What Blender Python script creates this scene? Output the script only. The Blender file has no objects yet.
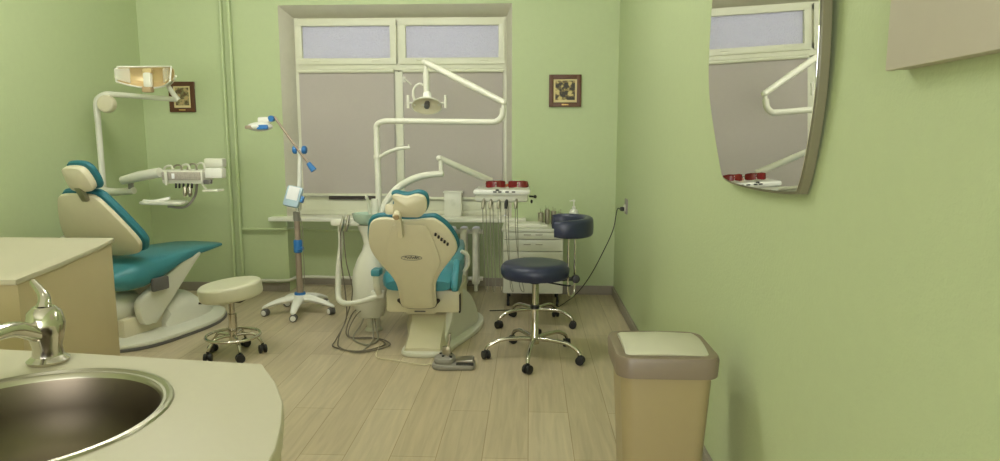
import bpy, bmesh, math, random
from mathutils import Vector, Matrix
random.seed(4)
PI = math.pi
scn = bpy.context.scene
C = scn.collection

# ------------------------------------------------------------------ materials
def lin(c):
    return tuple((v/12.92 if v <= .04045 else ((v+.055)/1.055)**2.4) for v in c)
def rgb(r, g, b):
    return lin((r/255, g/255, b/255)) + (1,)
def mat(name, col, rough=.5, metal=0, noise=0, bump=0, scale=20, coat=0, alpha=1, trans=0):
    m = bpy.data.materials.new(name); m.use_nodes = True
    nt = m.node_tree; b = nt.nodes['Principled BSDF']
    b.inputs['Base Color'].default_value = col
    b.inputs['Roughness'].default_value = rough
    b.inputs['Metallic'].default_value = metal
    b.inputs['Coat Weight'].default_value = coat
    b.inputs['Alpha'].default_value = alpha
    b.inputs['Transmission Weight'].default_value = trans
    tc = nt.nodes.new('ShaderNodeTexCoord')
    n = nt.nodes.new('ShaderNodeTexNoise'); n.inputs['Scale'].default_value = scale; n.inputs['Detail'].default_value = 4
    nt.links.new(tc.outputs['Object'], n.inputs['Vector'])
    k = noise if noise else .03
    mr = nt.nodes.new('ShaderNodeMapRange'); mr.inputs['To Min'].default_value = 1-k; mr.inputs['To Max'].default_value = 1+k
    nt.links.new(n.outputs['Fac'], mr.inputs['Value'])
    mx = nt.nodes.new('ShaderNodeVectorMath'); mx.operation = 'MULTIPLY'
    mx.inputs[0].default_value = col[:3]
    nt.links.new(mr.outputs['Result'], mx.inputs[1])
    nt.links.new(mx.outputs['Vector'], b.inputs['Base Color'])
    if bump:
        bp = nt.nodes.new('ShaderNodeBump'); bp.inputs['Strength'].default_value = bump; bp.inputs['Distance'].default_value = .004
        n2 = nt.nodes.new('ShaderNodeTexNoise'); n2.inputs['Scale'].default_value = scale*4; n2.inputs['Detail'].default_value = 3
        nt.links.new(tc.outputs['Object'], n2.inputs['Vector'])
        nt.links.new(n2.outputs['Fac'], bp.inputs['Height']); nt.links.new(bp.outputs['Normal'], b.inputs['Normal'])
    return m

M = {}
M['wall'] = mat('wall_green', rgb(189, 202, 157), .55, noise=.03, bump=.30, scale=24)
M['pipe'] = mat('pipe_green', rgb(189, 203, 155), .35)
M['ceil'] = mat('ceiling_white', rgb(232, 232, 220), .8)
M['reveal'] = mat('reveal_plaster', rgb(216, 212, 196), .6, noise=.05)
M['frame'] = mat('window_paint', rgb(222, 222, 200), .4)
M['sill'] = mat('sill_white', rgb(240, 238, 226), .35)
M['blind'] = mat('blind_fabric', rgb(186, 178, 172), .8, bump=.05, scale=60)
M['base'] = mat('baseboard_grey', rgb(150, 142, 128), .5, noise=.06)
M['cream'] = mat('chair_shell', rgb(220, 212, 184), .38)
M['white'] = mat('white_enamel', rgb(222, 221, 206), .3)
M['white2'] = mat('white_plastic', rgb(238, 237, 230), .35)
M['teal'] = mat('teal_vinyl', rgb(62, 134, 146), .38, noise=.05, scale=8)
M['teald'] = mat('teal_rim', rgb(38, 112, 126), .45)
M['navy'] = mat('navy_vinyl', rgb(40, 46, 72), .36)
M['chrome'] = mat('chrome', rgb(205, 200, 190), .14, 1)
M['steel'] = mat('brushed_steel', rgb(176, 170, 156), .34, 1, noise=.12, scale=9)
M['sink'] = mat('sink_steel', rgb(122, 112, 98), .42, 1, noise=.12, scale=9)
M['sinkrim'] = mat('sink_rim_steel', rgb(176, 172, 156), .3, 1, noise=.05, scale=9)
M['radw'] = mat('radiator_enamel', rgb(236, 234, 222), .4)
M['black'] = mat('black_plastic', rgb(28, 28, 30), .45)
M['dark'] = mat('dark_gap', rgb(60, 52, 48), .7)
M['grey'] = mat('grey_plastic', rgb(150, 146, 138), .45)
M['greyd'] = mat('grey_dark', rgb(104, 102, 100), .5)
M['hose'] = mat('hose_grey', rgb(150, 146, 128), .5)
M['hosed'] = mat('hose_dark', rgb(112, 104, 90), .5)
M['blue'] = mat('blue_plastic', rgb(52, 120, 190), .35)
M['screen'] = mat('screen_panel', rgb(246, 246, 250), .3)
M['paleblue'] = mat('pale_blue_plastic', rgb(176, 200, 218), .35)
M['pole'] = mat('lamp_column_metal', rgb(170, 152, 136), .4, .3)
M['counter'] = mat('counter_laminate', rgb(197, 190, 166), .38, noise=.02, scale=60)
M['birch'] = mat('birch_laminate', rgb(190, 174, 136), .42, noise=.05, scale=5)
M['stool'] = mat('cream_vinyl', rgb(208, 205, 180), .42)
M['bin'] = mat('bin_beige', rgb(158, 143, 104), .33)
M['lid'] = mat('bin_lid_taupe', rgb(128, 114, 96), .38)
M['flap'] = mat('bin_flap_cream', rgb(194, 192, 168), .4)
M['brown'] = mat('frame_brown', rgb(92, 56, 32), .45, noise=.15, scale=30)
M['mattan'] = mat('picture_mat', rgb(222, 206, 154), .7)
M['gold'] = mat('gold_plaque', rgb(214, 176, 106), .4, .4)
M['red'] = mat('red_lens', rgb(120, 24, 30), .18, coat=.4)
M['orange'] = mat('orange_lens', rgb(206, 120, 74), .2)
M['bowl'] = mat('glass_bowl', rgb(186, 208, 190), .12, coat=.4)
M['amber'] = mat('amber_reflector', rgb(208, 186, 138), .3, .3)
M['clear'] = mat('clear_shield', rgb(236, 234, 220), .15, alpha=.35)
M['pad'] = mat('paper_towel', rgb(236, 234, 222), .8)
M['panel'] = mat('wall_cabinet_white', rgb(196, 188, 172), .5)
M['led'] = mat('speckled_keypad', rgb(176, 168, 156), .5, noise=.35, scale=90)
M['beige_knob'] = mat('knob_beige', rgb(176, 152, 116), .5)

def floor_mat():
    m = bpy.data.materials.new('laminate_floor'); m.use_nodes = True
    nt = m.node_tree; b = nt.nodes['Principled BSDF']; L = nt.links
    tc = nt.nodes.new('ShaderNodeTexCoord')
    mp = nt.nodes.new('ShaderNodeMapping'); mp.inputs['Rotation'].default_value = (0, 0, PI/2)
    L.new(tc.outputs['Object'], mp.inputs['Vector'])
    br = nt.nodes.new('ShaderNodeTexBrick')
    br.inputs['Color1'].default_value = rgb(194, 180, 152); br.inputs['Color2'].default_value = rgb(184, 169, 140)
    br.inputs['Mortar'].default_value = rgb(148, 128, 96)
    br.inputs['Scale'].default_value = 1; br.inputs['Mortar Size'].default_value = .0016
    br.inputs['Brick Width'].default_value = 1.28; br.inputs['Row Height'].default_value = .19
    br.offset = .37
    L.new(mp.outputs['Vector'], br.inputs['Vector'])
    mp2 = nt.nodes.new('ShaderNodeMapping'); mp2.inputs['Scale'].default_value = (22, 1.6, 1)
    L.new(tc.outputs['Object'], mp2.inputs['Vector'])
    n = nt.nodes.new('ShaderNodeTexNoise'); n.inputs['Scale'].default_value = 1.6; n.inputs['Detail'].default_value = 6; n.inputs['Distortion'].default_value = .6
    L.new(mp2.outputs['Vector'], n.inputs['Vector'])
    mr = nt.nodes.new('ShaderNodeMapRange'); mr.inputs['From Min'].default_value = .3; mr.inputs['From Max'].default_value = .7
    mr.inputs['To Min'].default_value = .86; mr.inputs['To Max'].default_value = 1.1
    L.new(n.outputs['Fac'], mr.inputs['Value'])
    v = nt.nodes.new('ShaderNodeVectorMath'); v.operation = 'MULTIPLY'
    L.new(br.outputs['Color'], v.inputs[0]); L.new(mr.outputs['Result'], v.inputs[1])
    L.new(v.outputs['Vector'], b.inputs['Base Color'])
    b.inputs['Roughness'].default_value = .42
    return m
M['floor'] = floor_mat()

def pane_mat():
    m = bpy.data.materials.new('patterned_frosted_glass'); m.use_nodes = True
    nt = m.node_tree; L = nt.links
    b = nt.nodes['Principled BSDF']; out = nt.nodes['Material Output']
    b.inputs['Base Color'].default_value = rgb(206, 204, 206); b.inputs['Roughness'].default_value = .3
    t = nt.nodes.new('ShaderNodeBsdfTranslucent'); t.inputs['Color'].default_value = rgb(225, 225, 232)
    mx = nt.nodes.new('ShaderNodeMixShader'); mx.inputs[0].default_value = .5
    L.new(b.outputs[0], mx.inputs[1]); L.new(t.outputs[0], mx.inputs[2]); L.new(mx.outputs[0], out.inputs[0])
    tc = nt.nodes.new('ShaderNodeTexCoord'); vo = nt.nodes.new('ShaderNodeTexVoronoi'); vo.inputs['Scale'].default_value = 70
    L.new(tc.outputs['Object'], vo.inputs['Vector'])
    bp = nt.nodes.new('ShaderNodeBump'); bp.inputs['Strength'].default_value = .8; bp.inputs['Distance'].default_value = .006
    L.new(vo.outputs['Distance'], bp.inputs['Height']); L.new(bp.outputs['Normal'], b.inputs['Normal']); L.new(bp.outputs['Normal'], t.inputs['Normal'])
    return m
M['pane'] = pane_mat()
mm = bpy.data.materials.new('mirror_glass'); mm.use_nodes = True
_b = mm.node_tree.nodes['Principled BSDF']; _b.inputs['Metallic'].default_value = 1; _b.inputs['Roughness'].default_value = .01
_b.inputs['Base Color'].default_value = (.88, .88, .86, 1)
M['mirror'] = mm
M['mirror_edge'] = mat('mirror_edge', rgb(120, 116, 92), .4)

def art_mat(name, c1, c2, c3, seed):
    m = bpy.data.materials.new(name); m.use_nodes = True
    nt = m.node_tree; b = nt.nodes['Principled BSDF']; L = nt.links
    tc = nt.nodes.new('ShaderNodeTexCoord'); mp = nt.nodes.new('ShaderNodeMapping')
    mp.inputs['Location'].default_value = (seed, seed*.7, seed*.3)
    L.new(tc.outputs['Object'], mp.inputs['Vector'])
    n = nt.nodes.new('ShaderNodeTexNoise'); n.inputs['Scale'].default_value = 26; n.inputs['Detail'].default_value = 3
    L.new(mp.outputs['Vector'], n.inputs['Vector'])
    cr = nt.nodes.new('ShaderNodeValToRGB'); e = cr.color_ramp.elements
    e[0].position = .42; e[0].color = c1; e[1].position = .58; e[1].color = c3
    k = e.new(.5); k.color = c2
    L.new(n.outputs['Fac'], cr.inputs['Fac']); L.new(cr.outputs['Color'], b.inputs['Base Color'])
    b.inputs['Roughness'].default_value = .5
    return m
M['art1'] = art_mat('picture_figures_ochre', rgb(52, 46, 34), rgb(140, 122, 70), rgb(206, 190, 128), 1.3)
M['art2'] = art_mat('picture_figures_olive', rgb(96, 74, 46), rgb(124, 122, 84), rgb(182, 158, 112), 4.1)

# ------------------------------------------------------------------ geometry
def V(*a): return Vector(a)
def new(): return bmesh.new()
def add_box(bm, c, s, bevel=0, rot=None, seg=2):
    r = bmesh.ops.create_cube(bm, size=1)
    vs = r['verts']
    mt = Matrix.Translation(c) @ (rot.to_4x4() if rot else Matrix.Identity(4)) @ Matrix.Diagonal((s[0], s[1], s[2], 1))
    bmesh.ops.transform(bm, matrix=mt, verts=vs)
    if bevel:
        es = list({e for v in vs for e in v.link_edges})
        bmesh.ops.bevel(bm, geom=es, offset=min(bevel, min(s)*.49), segments=seg, profile=.6, affect='EDGES')
    return bm
def bx(c, s, bevel=0, rot=None): return add_box(new(), c, s, bevel, rot)
def frame_of(t):
    t = t.normalized(); a = V(0, 0, 1) if abs(t.z) < .9 else V(1, 0, 0)
    u = t.cross(a).normalized(); return u, t.cross(u).normalized()
def cat(pts, k=6):
    pts = [Vector(p) for p in pts]
    if len(pts) < 3: return pts
    P = [pts[0]*2-pts[1]]+pts+[pts[-1]*2-pts[-2]]; out = []
    for i in range(1, len(P)-2):
        for j in range(k):
            t = j/k; a, b, c, d = P[i-1], P[i], P[i+1], P[i+2]
            out.append(.5*((2*b)+(c-a)*t+(2*a-5*b+4*c-d)*t*t+(3*b-a-3*c+d)*t**3))
    out.append(pts[-1]); return out
def add_tube(bm, pts, r, n=12, smooth=True, k=6, flat=1.0):
    rs0 = r if isinstance(r, (list, tuple)) else None
    P0 = [Vector(p) for p in pts]
    P = cat(P0, k) if smooth and len(P0) > 2 else P0
    N = len(P); u = None; rings = []
    for i, p in enumerate(P):
        t = (P[min(i+1, N-1)]-P[max(i-1, 0)])
        if t.length < 1e-9: t = V(0, 0, 1)
        t.normalize()
        if u is None: u, w = frame_of(t)
        else:
            u = (u - t*u.dot(t))
            u = u.normalized() if u.length > 1e-6 else frame_of(t)[0]
            w = t.cross(u).normalized()
        if rs0:
            f = i/(N-1)*(len(rs0)-1); a = int(f); b = min(a+1, len(rs0)-1); rr = rs0[a]+(rs0[b]-rs0[a])*(f-a)
        else: rr = r
        rings.append([bm.verts.new(p+u*math.cos(2*PI*j/n)*rr+w*math.sin(2*PI*j/n)*rr*flat) for j in range(n)])
    skin(bm, rings); return bm
def skin(bm, rings, cap=True, closed=True):
    n = len(rings[0])
    for a, b in zip(rings, rings[1:]):
        for j in range(n if closed else n-1):
            bm.faces.new((a[j], a[(j+1) % n], b[(j+1) % n], b[j]))
    if cap:
        bm.faces.new(list(reversed(rings[0]))); bm.faces.new(rings[-1])
    return bm
def tube(pts, r, **k): return add_tube(new(), pts, r, **k)
def add_lathe(bm, prof, c=(0, 0, 0), n=32, rot=None, sx=1, sy=1, cap=True, z=1):
    prof = [(a, b*z) for a, b in prof]
    rings = []
    c = Vector(c)
    for r, z in prof:
        r = max(r, 1e-4)
        ring = []
        for j in range(n):
            p = V(r*sx*math.cos(2*PI*j/n), r*sy*math.sin(2*PI*j/n), z)
            if rot: p = rot @ p
            ring.append(bm.verts.new(p+c))
        rings.append(ring)
    skin(bm, rings, cap); return bm
def lathe(prof, c=(0, 0, 0), **k): return add_lathe(new(), prof, c, **k)
def disc_prof(r, z0, z1, b):   # rounded disc profile
    o = [(0, z0)]
    for i in range(5):
        a = PI/2*i/4; o.append((r-b+b*math.sin(a), z0+b-b*math.cos(a)))
    for i in range(5):
        a = PI/2*i/4; o.append((r-b+b*math.cos(a), z1-b+b*math.sin(a)))
    o.append((0, z1)); return o
def smooth_outline(pts, k=5):
    P = [Vector((p[0], p[1])) for p in pts]; n = len(P); out = []
    for i in range(n):
        a, b, c, d = P[i-1], P[i], P[(i+1) % n], P[(i+2) % n]
        for j in range(k):
            t = j/k; out.append(.5*((2*b)+(c-a)*t+(2*a-5*b+4*c-d)*t*t+(3*b-a-3*c+d)*t**3))
    return out
def add_slab(bm, outline, t, mt, bulge=0, edge=.008, smooth=True, inset=None):
    """outline (u,v) extruded along w from 0 to t, edges rounded; mt maps (u,v,w) to the world"""
    o = smooth_outline(outline) if smooth else [Vector((p[0], p[1])) for p in outline]
    n = len(o); c = sum(o, Vector((0, 0)))/n
    nr = []
    for i in range(n):
        d = (o[(i+1) % n]-o[i-1]).normalized(); nr.append(Vector((d.y, -d.x)))
    area = sum(o[i-1].x*o[i].y-o[i].x*o[i-1].y for i in range(n))
    if area < 0: nr = [-q for q in nr]
    e = min(edge, t*.49)
    levels = [(-e, 0), (-e*.3, e*.3), (0, e), (0, t-e), (-e*.3, t-e*.3), (-e, t)]
    rings = [[bm.verts.new(mt @ V((o[i]+nr[i]*q).x, (o[i]+nr[i]*q).y, w)) for i in range(n)] for q, w in levels]
    skin(bm, rings, False)
    for ring, w, s in ((rings[0], 0, -1), (rings[-1], t, 1)):
        prev = ring
        base = [o[i]+nr[i]*(-e) for i in range(n)]
        for f in (.8, .55, .25):
            hh = w + s*bulge*(1-f*f)
            cur = [bm.verts.new(mt @ V((c+(b-c)*f).x, (c+(b-c)*f).y, hh)) for b in base]
            for j in range(n):
                q = (prev[j], prev[(j+1) % n], cur[(j+1) % n], cur[j])
                bm.faces.new(q if s > 0 else tuple(reversed(q)))
            prev = cur
        bm.faces.new(prev if s > 0 else list(reversed(prev)))
    bmesh.ops.recalc_face_normals(bm, faces=bm.faces)
    return bm
def slab(outline, t, mt, **k): return add_slab(new(), outline, t, mt, **k)
def add_ell(bm, c, r, rot=None, u=20, v=12):
    q = bmesh.ops.create_uvsphere(bm, u_segments=u, v_segments=v, radius=1)
    mt = Matrix.Translation(c) @ (rot.to_4x4() if rot else Matrix.Identity(4)) @ Matrix.Diagonal((r[0], r[1], r[2], 1))
    bmesh.ops.transform(bm, matrix=mt, verts=q['verts']); return bm
def ell(c, r, **k): return add_ell(new(), c, r, **k)
def axes(o, u, v, w):
    u, v, w = Vector(u).normalized(), Vector(v).normalized(), Vector(w).normalized()
    return Matrix(((u.x, v.x, w.x, o[0]), (u.y, v.y, w.y, o[1]), (u.z, v.z, w.z, o[2]), (0, 0, 0, 1)))
def loft(rings):
    bm = new(); R = [[bm.verts.new(p) for p in r] for r in rings]; skin(bm, R)
    bmesh.ops.recalc_face_normals(bm, faces=bm.faces); return bm

def at(px, py, y):   # a sight line from the viewpoint met with the depth plane y
    F = 660.; YW = math.atan(30/660*math.cos(math.atan(91/660))); PT = math.atan(91/660)
    fw = V(-math.sin(YW)*math.cos(PT), math.cos(YW)*math.cos(PT), -math.sin(PT)); rt = V(math.cos(YW), math.sin(YW), 0); up = rt.cross(fw)
    d = fw*F+rt*(px-500)-up*(py-230.5); k = y/d.y
    return V(d.x*k, y, 1.30+d.z*k)
A = at
ROOTM = {}
POST = [None]
def obj(name, bm, m, parent=None, local=False, subd=0, flat=False):
    bmesh.ops.remove_doubles(bm, verts=bm.verts, dist=1e-6)
    bmesh.ops.recalc_face_normals(bm, faces=bm.faces)
    if POST[0] is not None and not local: bmesh.ops.transform(bm, matrix=POST[0], verts=bm.verts)
    root = parent
    while root is not None and root.parent is not None: root = root.parent
    if root is not None and not local and root.name in ROOTM:
        bmesh.ops.transform(bm, matrix=ROOTM[root.name].inverted(), verts=bm.verts)
    me = bpy.data.meshes.new(name); bm.to_mesh(me); bm.free()
    me.materials.append(M[m] if isinstance(m, str) else m)
    if not flat:
        me.shade_smooth(); me.set_sharp_from_angle(angle=math.radians(38))
    o = bpy.data.objects.new(name, me); C.objects.link(o); o.parent = parent
    if subd:
        s = o.modifiers.new('s', 'SUBSURF'); s.levels = subd; s.render_levels = subd
    return o
def thing(name, label, cate, loc=(0, 0, 0), rz=0, group=None):
    o = bpy.data.objects.new(name, None); C.objects.link(o)
    o.location = loc; o.rotation_euler = (0, 0, rz); o.empty_display_size = .1
    o['label'] = label; o['category'] = cate
    if group: o['group'] = group
    ROOTM[o.name] = Matrix.Translation(loc) @ Matrix.Rotation(rz, 4, 'Z')
    return o
def tag(o, label, cate, group=None):
    o['label'] = label; o['category'] = cate
    if group: o['group'] = group
    return o
def struct(name, bm, m, parent=None, **k):
    o = obj(name, bm, m, parent, **k)
    if parent is None: o['kind'] = 'structure'
    return o
def dup(root, loc, rz, label, group=None):
    r = root.copy(); C.objects.link(r); r.location = loc; r.rotation_euler = (0, 0, rz); r['label'] = label
    if group: r['group'] = group
    for ch in list(root.children):
        c = ch.copy(); C.objects.link(c); c.parent = r
        for g in ch.children:
            d = g.copy(); C.objects.link(d); d.parent = c
    return r

# ------------------------------------------------------------------ room shell
XR, XL, YB, YF, ZC = .712, -3.25, 5.5, -3.2, 3.05
WX0, WX1, WZ1 = -2.065, -.15, 2.385
struct('floor', bx((-1.27, 1.2, -.05), (4.4, 9.6, .1)), 'floor')
struct('ceiling', bx((-1.27, 1.2, ZC+.05), (4.4, 9.6, .1)), 'ceil')
struct('wall_right', bx((XR+.05, 1.15, ZC/2), (.1, 9.4, ZC)), 'wall')
struct('wall_left', bx((XL-.05, 1.15, ZC/2), (.1, 9.4, ZC)), 'wall')
struct('wall_front', bx((-1.27, YF-.05, ZC/2), (4.2, .1, ZC)), 'wall')
w = new()
add_box(w, ((XL+WX0)/2-.05, YB+.2, ZC/2), (WX0-XL+.1, .4, ZC))
add_box(w, ((XR+WX1)/2+.05, YB+.2, ZC/2), (XR-WX1+.1, .4, ZC))
add_box(w, ((WX0+WX1)/2, YB+.2, (ZC+WZ1)/2), (WX1-WX0, .4, ZC-WZ1))
add_box(w, ((WX0+WX1)/2, YB+.34, .31), (WX1-WX0, .12, .62))
struct('wall_back', w, 'wall')
struct('baseboard_back', (lambda b: (add_box(b, ((XL+WX0)/2, YB-.008, .038), (WX0-XL, .016, .076), .004),
        add_box(b, ((XR+WX1)/2, YB-.008, .038), (XR-WX1, .016, .076), .004),
        add_box(b, ((WX0+WX1)/2, YB+.272, .038), (WX1-WX0, .016, .076), .004), b)[-1])(new()), 'base')
struct('baseboard_right', bx((XR-.008, 1.15, .038), (.016, 8.68, .076), .004), 'base')
struct('baseboard_left', bx((XL+.008, 1.15, .038), (.016, 8.68, .076), .004), 'base')
# plaster reveals of the window opening
w = new()
FX0, FX1, FZ1 = -1.985, -.200, 2.305      # inner edge of the splayed reveal at the window frame
def wedge(bm, pts, z0, z1):
    a = [bm.verts.new((x, y, z0)) for x, y in pts]; b = [bm.verts.new((x, y, z1)) for x, y in pts]; skin(bm, [a, b])
wedge(w, [(WX0, YB+.001), (FX0, YB+.15), (FX0, YB+.24), (WX0, YB+.24)], .64, WZ1)
wedge(w, [(WX1, YB+.001), (WX1, YB+.24), (FX1, YB+.24), (FX1, YB+.15)], .64, WZ1)
top = [(YB+.001, WZ1), (YB+.15, FZ1), (YB+.24, FZ1), (YB+.24, WZ1)]
skin(w, [[w.verts.new((xx, y, z)) for y, z in top] for xx in (WX0+.001, WX1-.001)])
struct('trim_1', w, 'reveal')
# window
win = bpy.data.objects.new('window_1', None); C.objects.link(win); win.location = (0, YB+.19, 0); win['kind'] = 'structure'
ROOTM['window_1'] = Matrix.Translation((0, YB+.19, 0))
FY = YB+.19
X0, X1, WZT = FX0-.01, FX1+.01, FZ1+.01; XM = -1.108; ZT = 1.905; ZS = .655
w = new()
add_box(w, (X0+.02, FY, (ZS+WZT)/2), (.04, .088, WZT-ZS), .004)
add_box(w, (X1-.02, FY, (ZS+WZT)/2), (.04, .088, WZT-ZS), .004)
add_box(w, ((X0+X1)/2, FY, WZT-.02), (X1-X0-.02, .080, .04), .004)
add_box(w, ((X0+X1)/2, FY, ZS+.06), (X1-X0-.02, .084, .12), .004)
add_box(w, ((X0+X1)/2, FY-.004, ZT), (X1-X0-.03, .102, .060), .004)
add_box(w, (XM, FY-.003, (ZS+ZT)/2-.02), (.066, .094, ZT-ZS-.04), .004)
add_box(w, (XM, FY, (WZT+ZT)/2), (.05, .072, WZT-ZT-.02), .004)
obj('window_frame', w, 'frame', win)
for a, b in ((X0+.022, XM-.012), (XM+.012, X1-.022)):
    w = new(); z0, z1 = ZT+.018, WZT-.022; t = .054; y = FY-.045
    add_box(w, ((a+b)/2, y, z1-t/2), (b-a, .05, t), .005); add_box(w, ((a+b)/2, y, z0+t/2), (b-a, .05, t), .005)
    add_box(w, (a+t/2, y, (z0+z1)/2), (t, .049, z1-z0-.01), .005); add_box(w, (b-t/2, y, (z0+z1)/2), (t, .049, z1-z0-.01), .005)
    s = obj('upper_sash', w, 'frame', win)
    obj('window_pane', bx(((a+b)/2, y+.012, (z0+z1)/2), (b-a-2*t+.01, .006, z1-z0-2*t+.01)), 'pane', s)
    for f in (.2, .8): obj('hinge', bx((a+(b-a)*f, y-.028, z0+.035), (.07, .012, .012), .004), 'frame', s)
    # lower glazing behind the blind
    z0, z1 = ZS+.12, ZT-.03
    obj('window_pane', bx(((a+b)/2, FY+.03, (z0+z1)/2), (b-a+.02, .006, z1-z0)), 'pane', win)
    w = new(); t = .035
    add_box(w, ((a+b)/2, FY, z1-t/2), (b-a+.01, .06, t), .003); add_box(w, ((a+b)/2, FY, z0+t/2), (b-a+.01, .06, t), .003)
    add_box(w, (a+t/2, FY, (z0+z1)/2), (t, .058, z1-z0), .003); add_box(w, (b-t/2, FY, (z0+z1)/2), (t, .058, z1-z0), .003)
    obj('lower_sash', w, 'frame', win)
obj('dark_rail_gap', bx((-1.52, FY-.052, .800), (.44, .012, .030), .003), 'dark', win)  # dark strip standing in for the shaded gap at the lower rail
h = tube([(XM+.05, FY-.055, 1.80), (XM+.065, FY-.075, 1.795), (XM+.11, FY-.075, 1.755)], .007)
add_box(h, (XM+.045, FY-.058, 1.80), (.03, .012, .05), .004)
obj('window_handle', h, 'white', win)
# roller blinds, one in front of each lower sash
for a, b, lab, zb in ((X0+.035, XM-.034, 'grey roller blind in the left half of the window', .828), (XM+.034, X1-.035, 'grey roller blind in the right half of the window, behind the lamp arm', .80)):
    t = thing('roller_blind', lab, 'blind', ((a+b)/2, FY-.055, ZT), 0, 'grey roller blinds in the window')
    obj('blind_fabric', bx(((a+b)/2, FY-.062, (ZT-.03+zb)/2), (b-a-.01, .0016, ZT-.03-zb)), 'blind', t)
    obj('roller_tube', tube([(a+.004, FY-.072, ZT-.035), (b-.004, FY-.072, ZT-.035)], .017, smooth=False), 'frame', t)
    obj('bottom_bar', bx(((a+b)/2, FY-.062, zb), (b-a-.01, .012, .022), .004), 'frame', t)
# sill
sl = struct('trim_2', bx(((WX0+WX1)/2-.005, YB+.03, .635), (WX1-WX0+.25, .24, .034), .008), 'sill')
sl.name = 'trim_2'
struct('trim_3', bx(((WX0+WX1)/2, YB+.16, .672), (FX1-FX0-.002, .06, .04), .006), 'frame')

# ------------------------------------------------------------------ heating
def riser(x, lab):
    tag(obj('heating_pipe', tube([(x, YB-.035, .0), (x, YB-.035, ZC)], .0145, smooth=False, n=16), 'pipe'), lab, 'pipe', 'heating pipes on the back wall')
riser(-2.53, 'green painted vertical heating pipe on the back wall, left of the pair')
riser(-2.46, 'green painted vertical heating pipe on the back wall, right of the pair')
w = tube([(-2.445, YB-.035, .545), (-2.12, YB-.035, .545), (-2.06, YB+.0, .545), (-2.0, YB+.13, .525), (-1.6, YB+.11, .515), (-1.335, YB+.10, .515)], .012)
tag(obj('heating_pipe', w, 'pipe'), 'green horizontal heating pipe running from the pair of risers under the window sill', 'pipe', 'heating pipes on the back wall')
w = tube([(-2.445, YB-.035, .10), (-2.12, YB-.035, .10), (-2.06, YB+.0, .10), (-2.0, YB+.13, .10), (-1.6, YB+.11, .10), (-1.335, YB+.10, .105)], .013)
tag(obj('heating_pipe', w, 'white'), 'white horizontal heating pipe just above the baseboard under the window', 'pipe', 'heating pipes on the back wall')
rad = thing('radiator', 'white cast iron sectional radiator in the niche under the window sill', 'radiator', (-.87, YB+.10, 0))
n = 9
for i in range(n):
    x = -1.29+i*.104
    w = new()
    for dy in (-.05, .05):
        add_tube(w, [(x, YB+.10+dy, .09), (x, YB+.10+dy, .53)], .028, smooth=False, n=14)
    add_box(w, (x, YB+.10, .53), (.07, .15, .055), .026); add_box(w, (x, YB+.10, .09), (.07, .15, .055), .026)
    obj('radiator_section', w, 'radw', rad)
w = new()
for z in (.515, .105): add_tube(w, [(-1.33, YB+.10, z), (-.40, YB+.10, z)], .019, smooth=False, n=14)
obj('header_pipe', w, 'radw', rad)
for x in (-1.29, -.458): obj('radiator_foot', bx((x, YB+.10, .035), (.03, .10, .07), .006), 'radw', rad)

# ------------------------------------------------------------------ wall things
def picture(x, z, wd, ht, lab, art):
    t = thing('framed_picture', lab, 'picture', (x, YB, z-ht/2), 0, 'small framed pictures on the back wall')
    b = .036; w = new()
    for sx in (-1, 1): add_box(w, (x+sx*(wd/2-b/2), YB-.011, z), (b, .022, ht), .004)
    for sz in (-1, 1): add_box(w, (x, YB-.0112, z+sz*(ht/2-b/2)), (wd-.004, .021, b), .004)
    obj('picture_frame', w, 'brown', t)
    obj('picture_mat', bx((x, YB-.006, z+.004), (wd-2*b+.004, .01, ht-2*b+.004)), 'mattan', t)
    k = .016
    obj('picture_print', bx((x, YB-.0115, z+.004), (wd-2*b-2*k, .003, ht-2*b-2*k)), art, t)
    obj('picture_plaque', bx((x, YB-.024, z-ht/2+b*.5), (.055, .004, .010), .001), 'gold', t)
picture(.283, 1.692, .262, .258, 'brown framed square picture on the back wall right of the window', 'art1')
picture(-2.905, 1.652, .218, .250, 'brown framed picture on the back wall at left, behind the lamp arm', 'art2')

# mirror on the right wall: outline in (y, z)
mo = [(2.335, 1.163), (2.37, 1.19), (2.44, 1.30), (2.51, 1.43), (2.535, 1.53), (2.525, 1.66), (2.495, 1.81), (2.44, 1.96), (2.37, 2.08), (2.22, 2.12), (2.05, 2.13), (1.86, 2.12), (1.70, 2.08),
      (1.665, 1.96), (1.630, 1.80), (1.612, 1.60), (1.622, 1.42), (1.665, 1.26), (1.705, 1.175), (1.74, 1.160), (1.95, 1.150), (2.20, 1.151)]
TY = math.radians(.0)
MU, MV, MW = V(-.014, 1, 0), V(-.032, 0, 1), V(-1, -.014, -.032)   # hangs very slightly off the wall
mt = axes((XR-.001, 0, 0), MU, MV, MW) @ Matrix.Translation((-1.6, -1.15, 0)); mt = Matrix.Translation((0, 1.6, 1.15)) @ mt
t = thing('wall_mirror', 'frameless barrel shaped mirror hanging on the right wall', 'mirror', (XR, 2.05, 1.15))
obj('mirror_body', slab(mo, .024, mt, edge=.002), 'mirror_edge', t, flat=True)
mc = Vector((2.06, 1.65))
mo2 = [(mc+(Vector(p)-mc)*.985) for p in mo]
obj('mirror_glass', slab(mo2, .003, mt @ Matrix.Translation((0, 0, .0245)), edge=.0006), 'mirror', t, flat=True)
# boxy white cabinet corner at the top right
t = thing('wall_cabinet', 'pale slim wall cabinet hanging at the upper right corner of the picture', 'cabinet', (XR, 1.02, 1.43))
obj('cabinet_body', bx((XR-.014, .98, 1.78), (.026, .66, .70), .003), 'panel', t)
obj('cabinet_door', bx((XR-.034, .98, 1.78), (.014, .664, .704), .003), 'panel', t)

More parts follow.
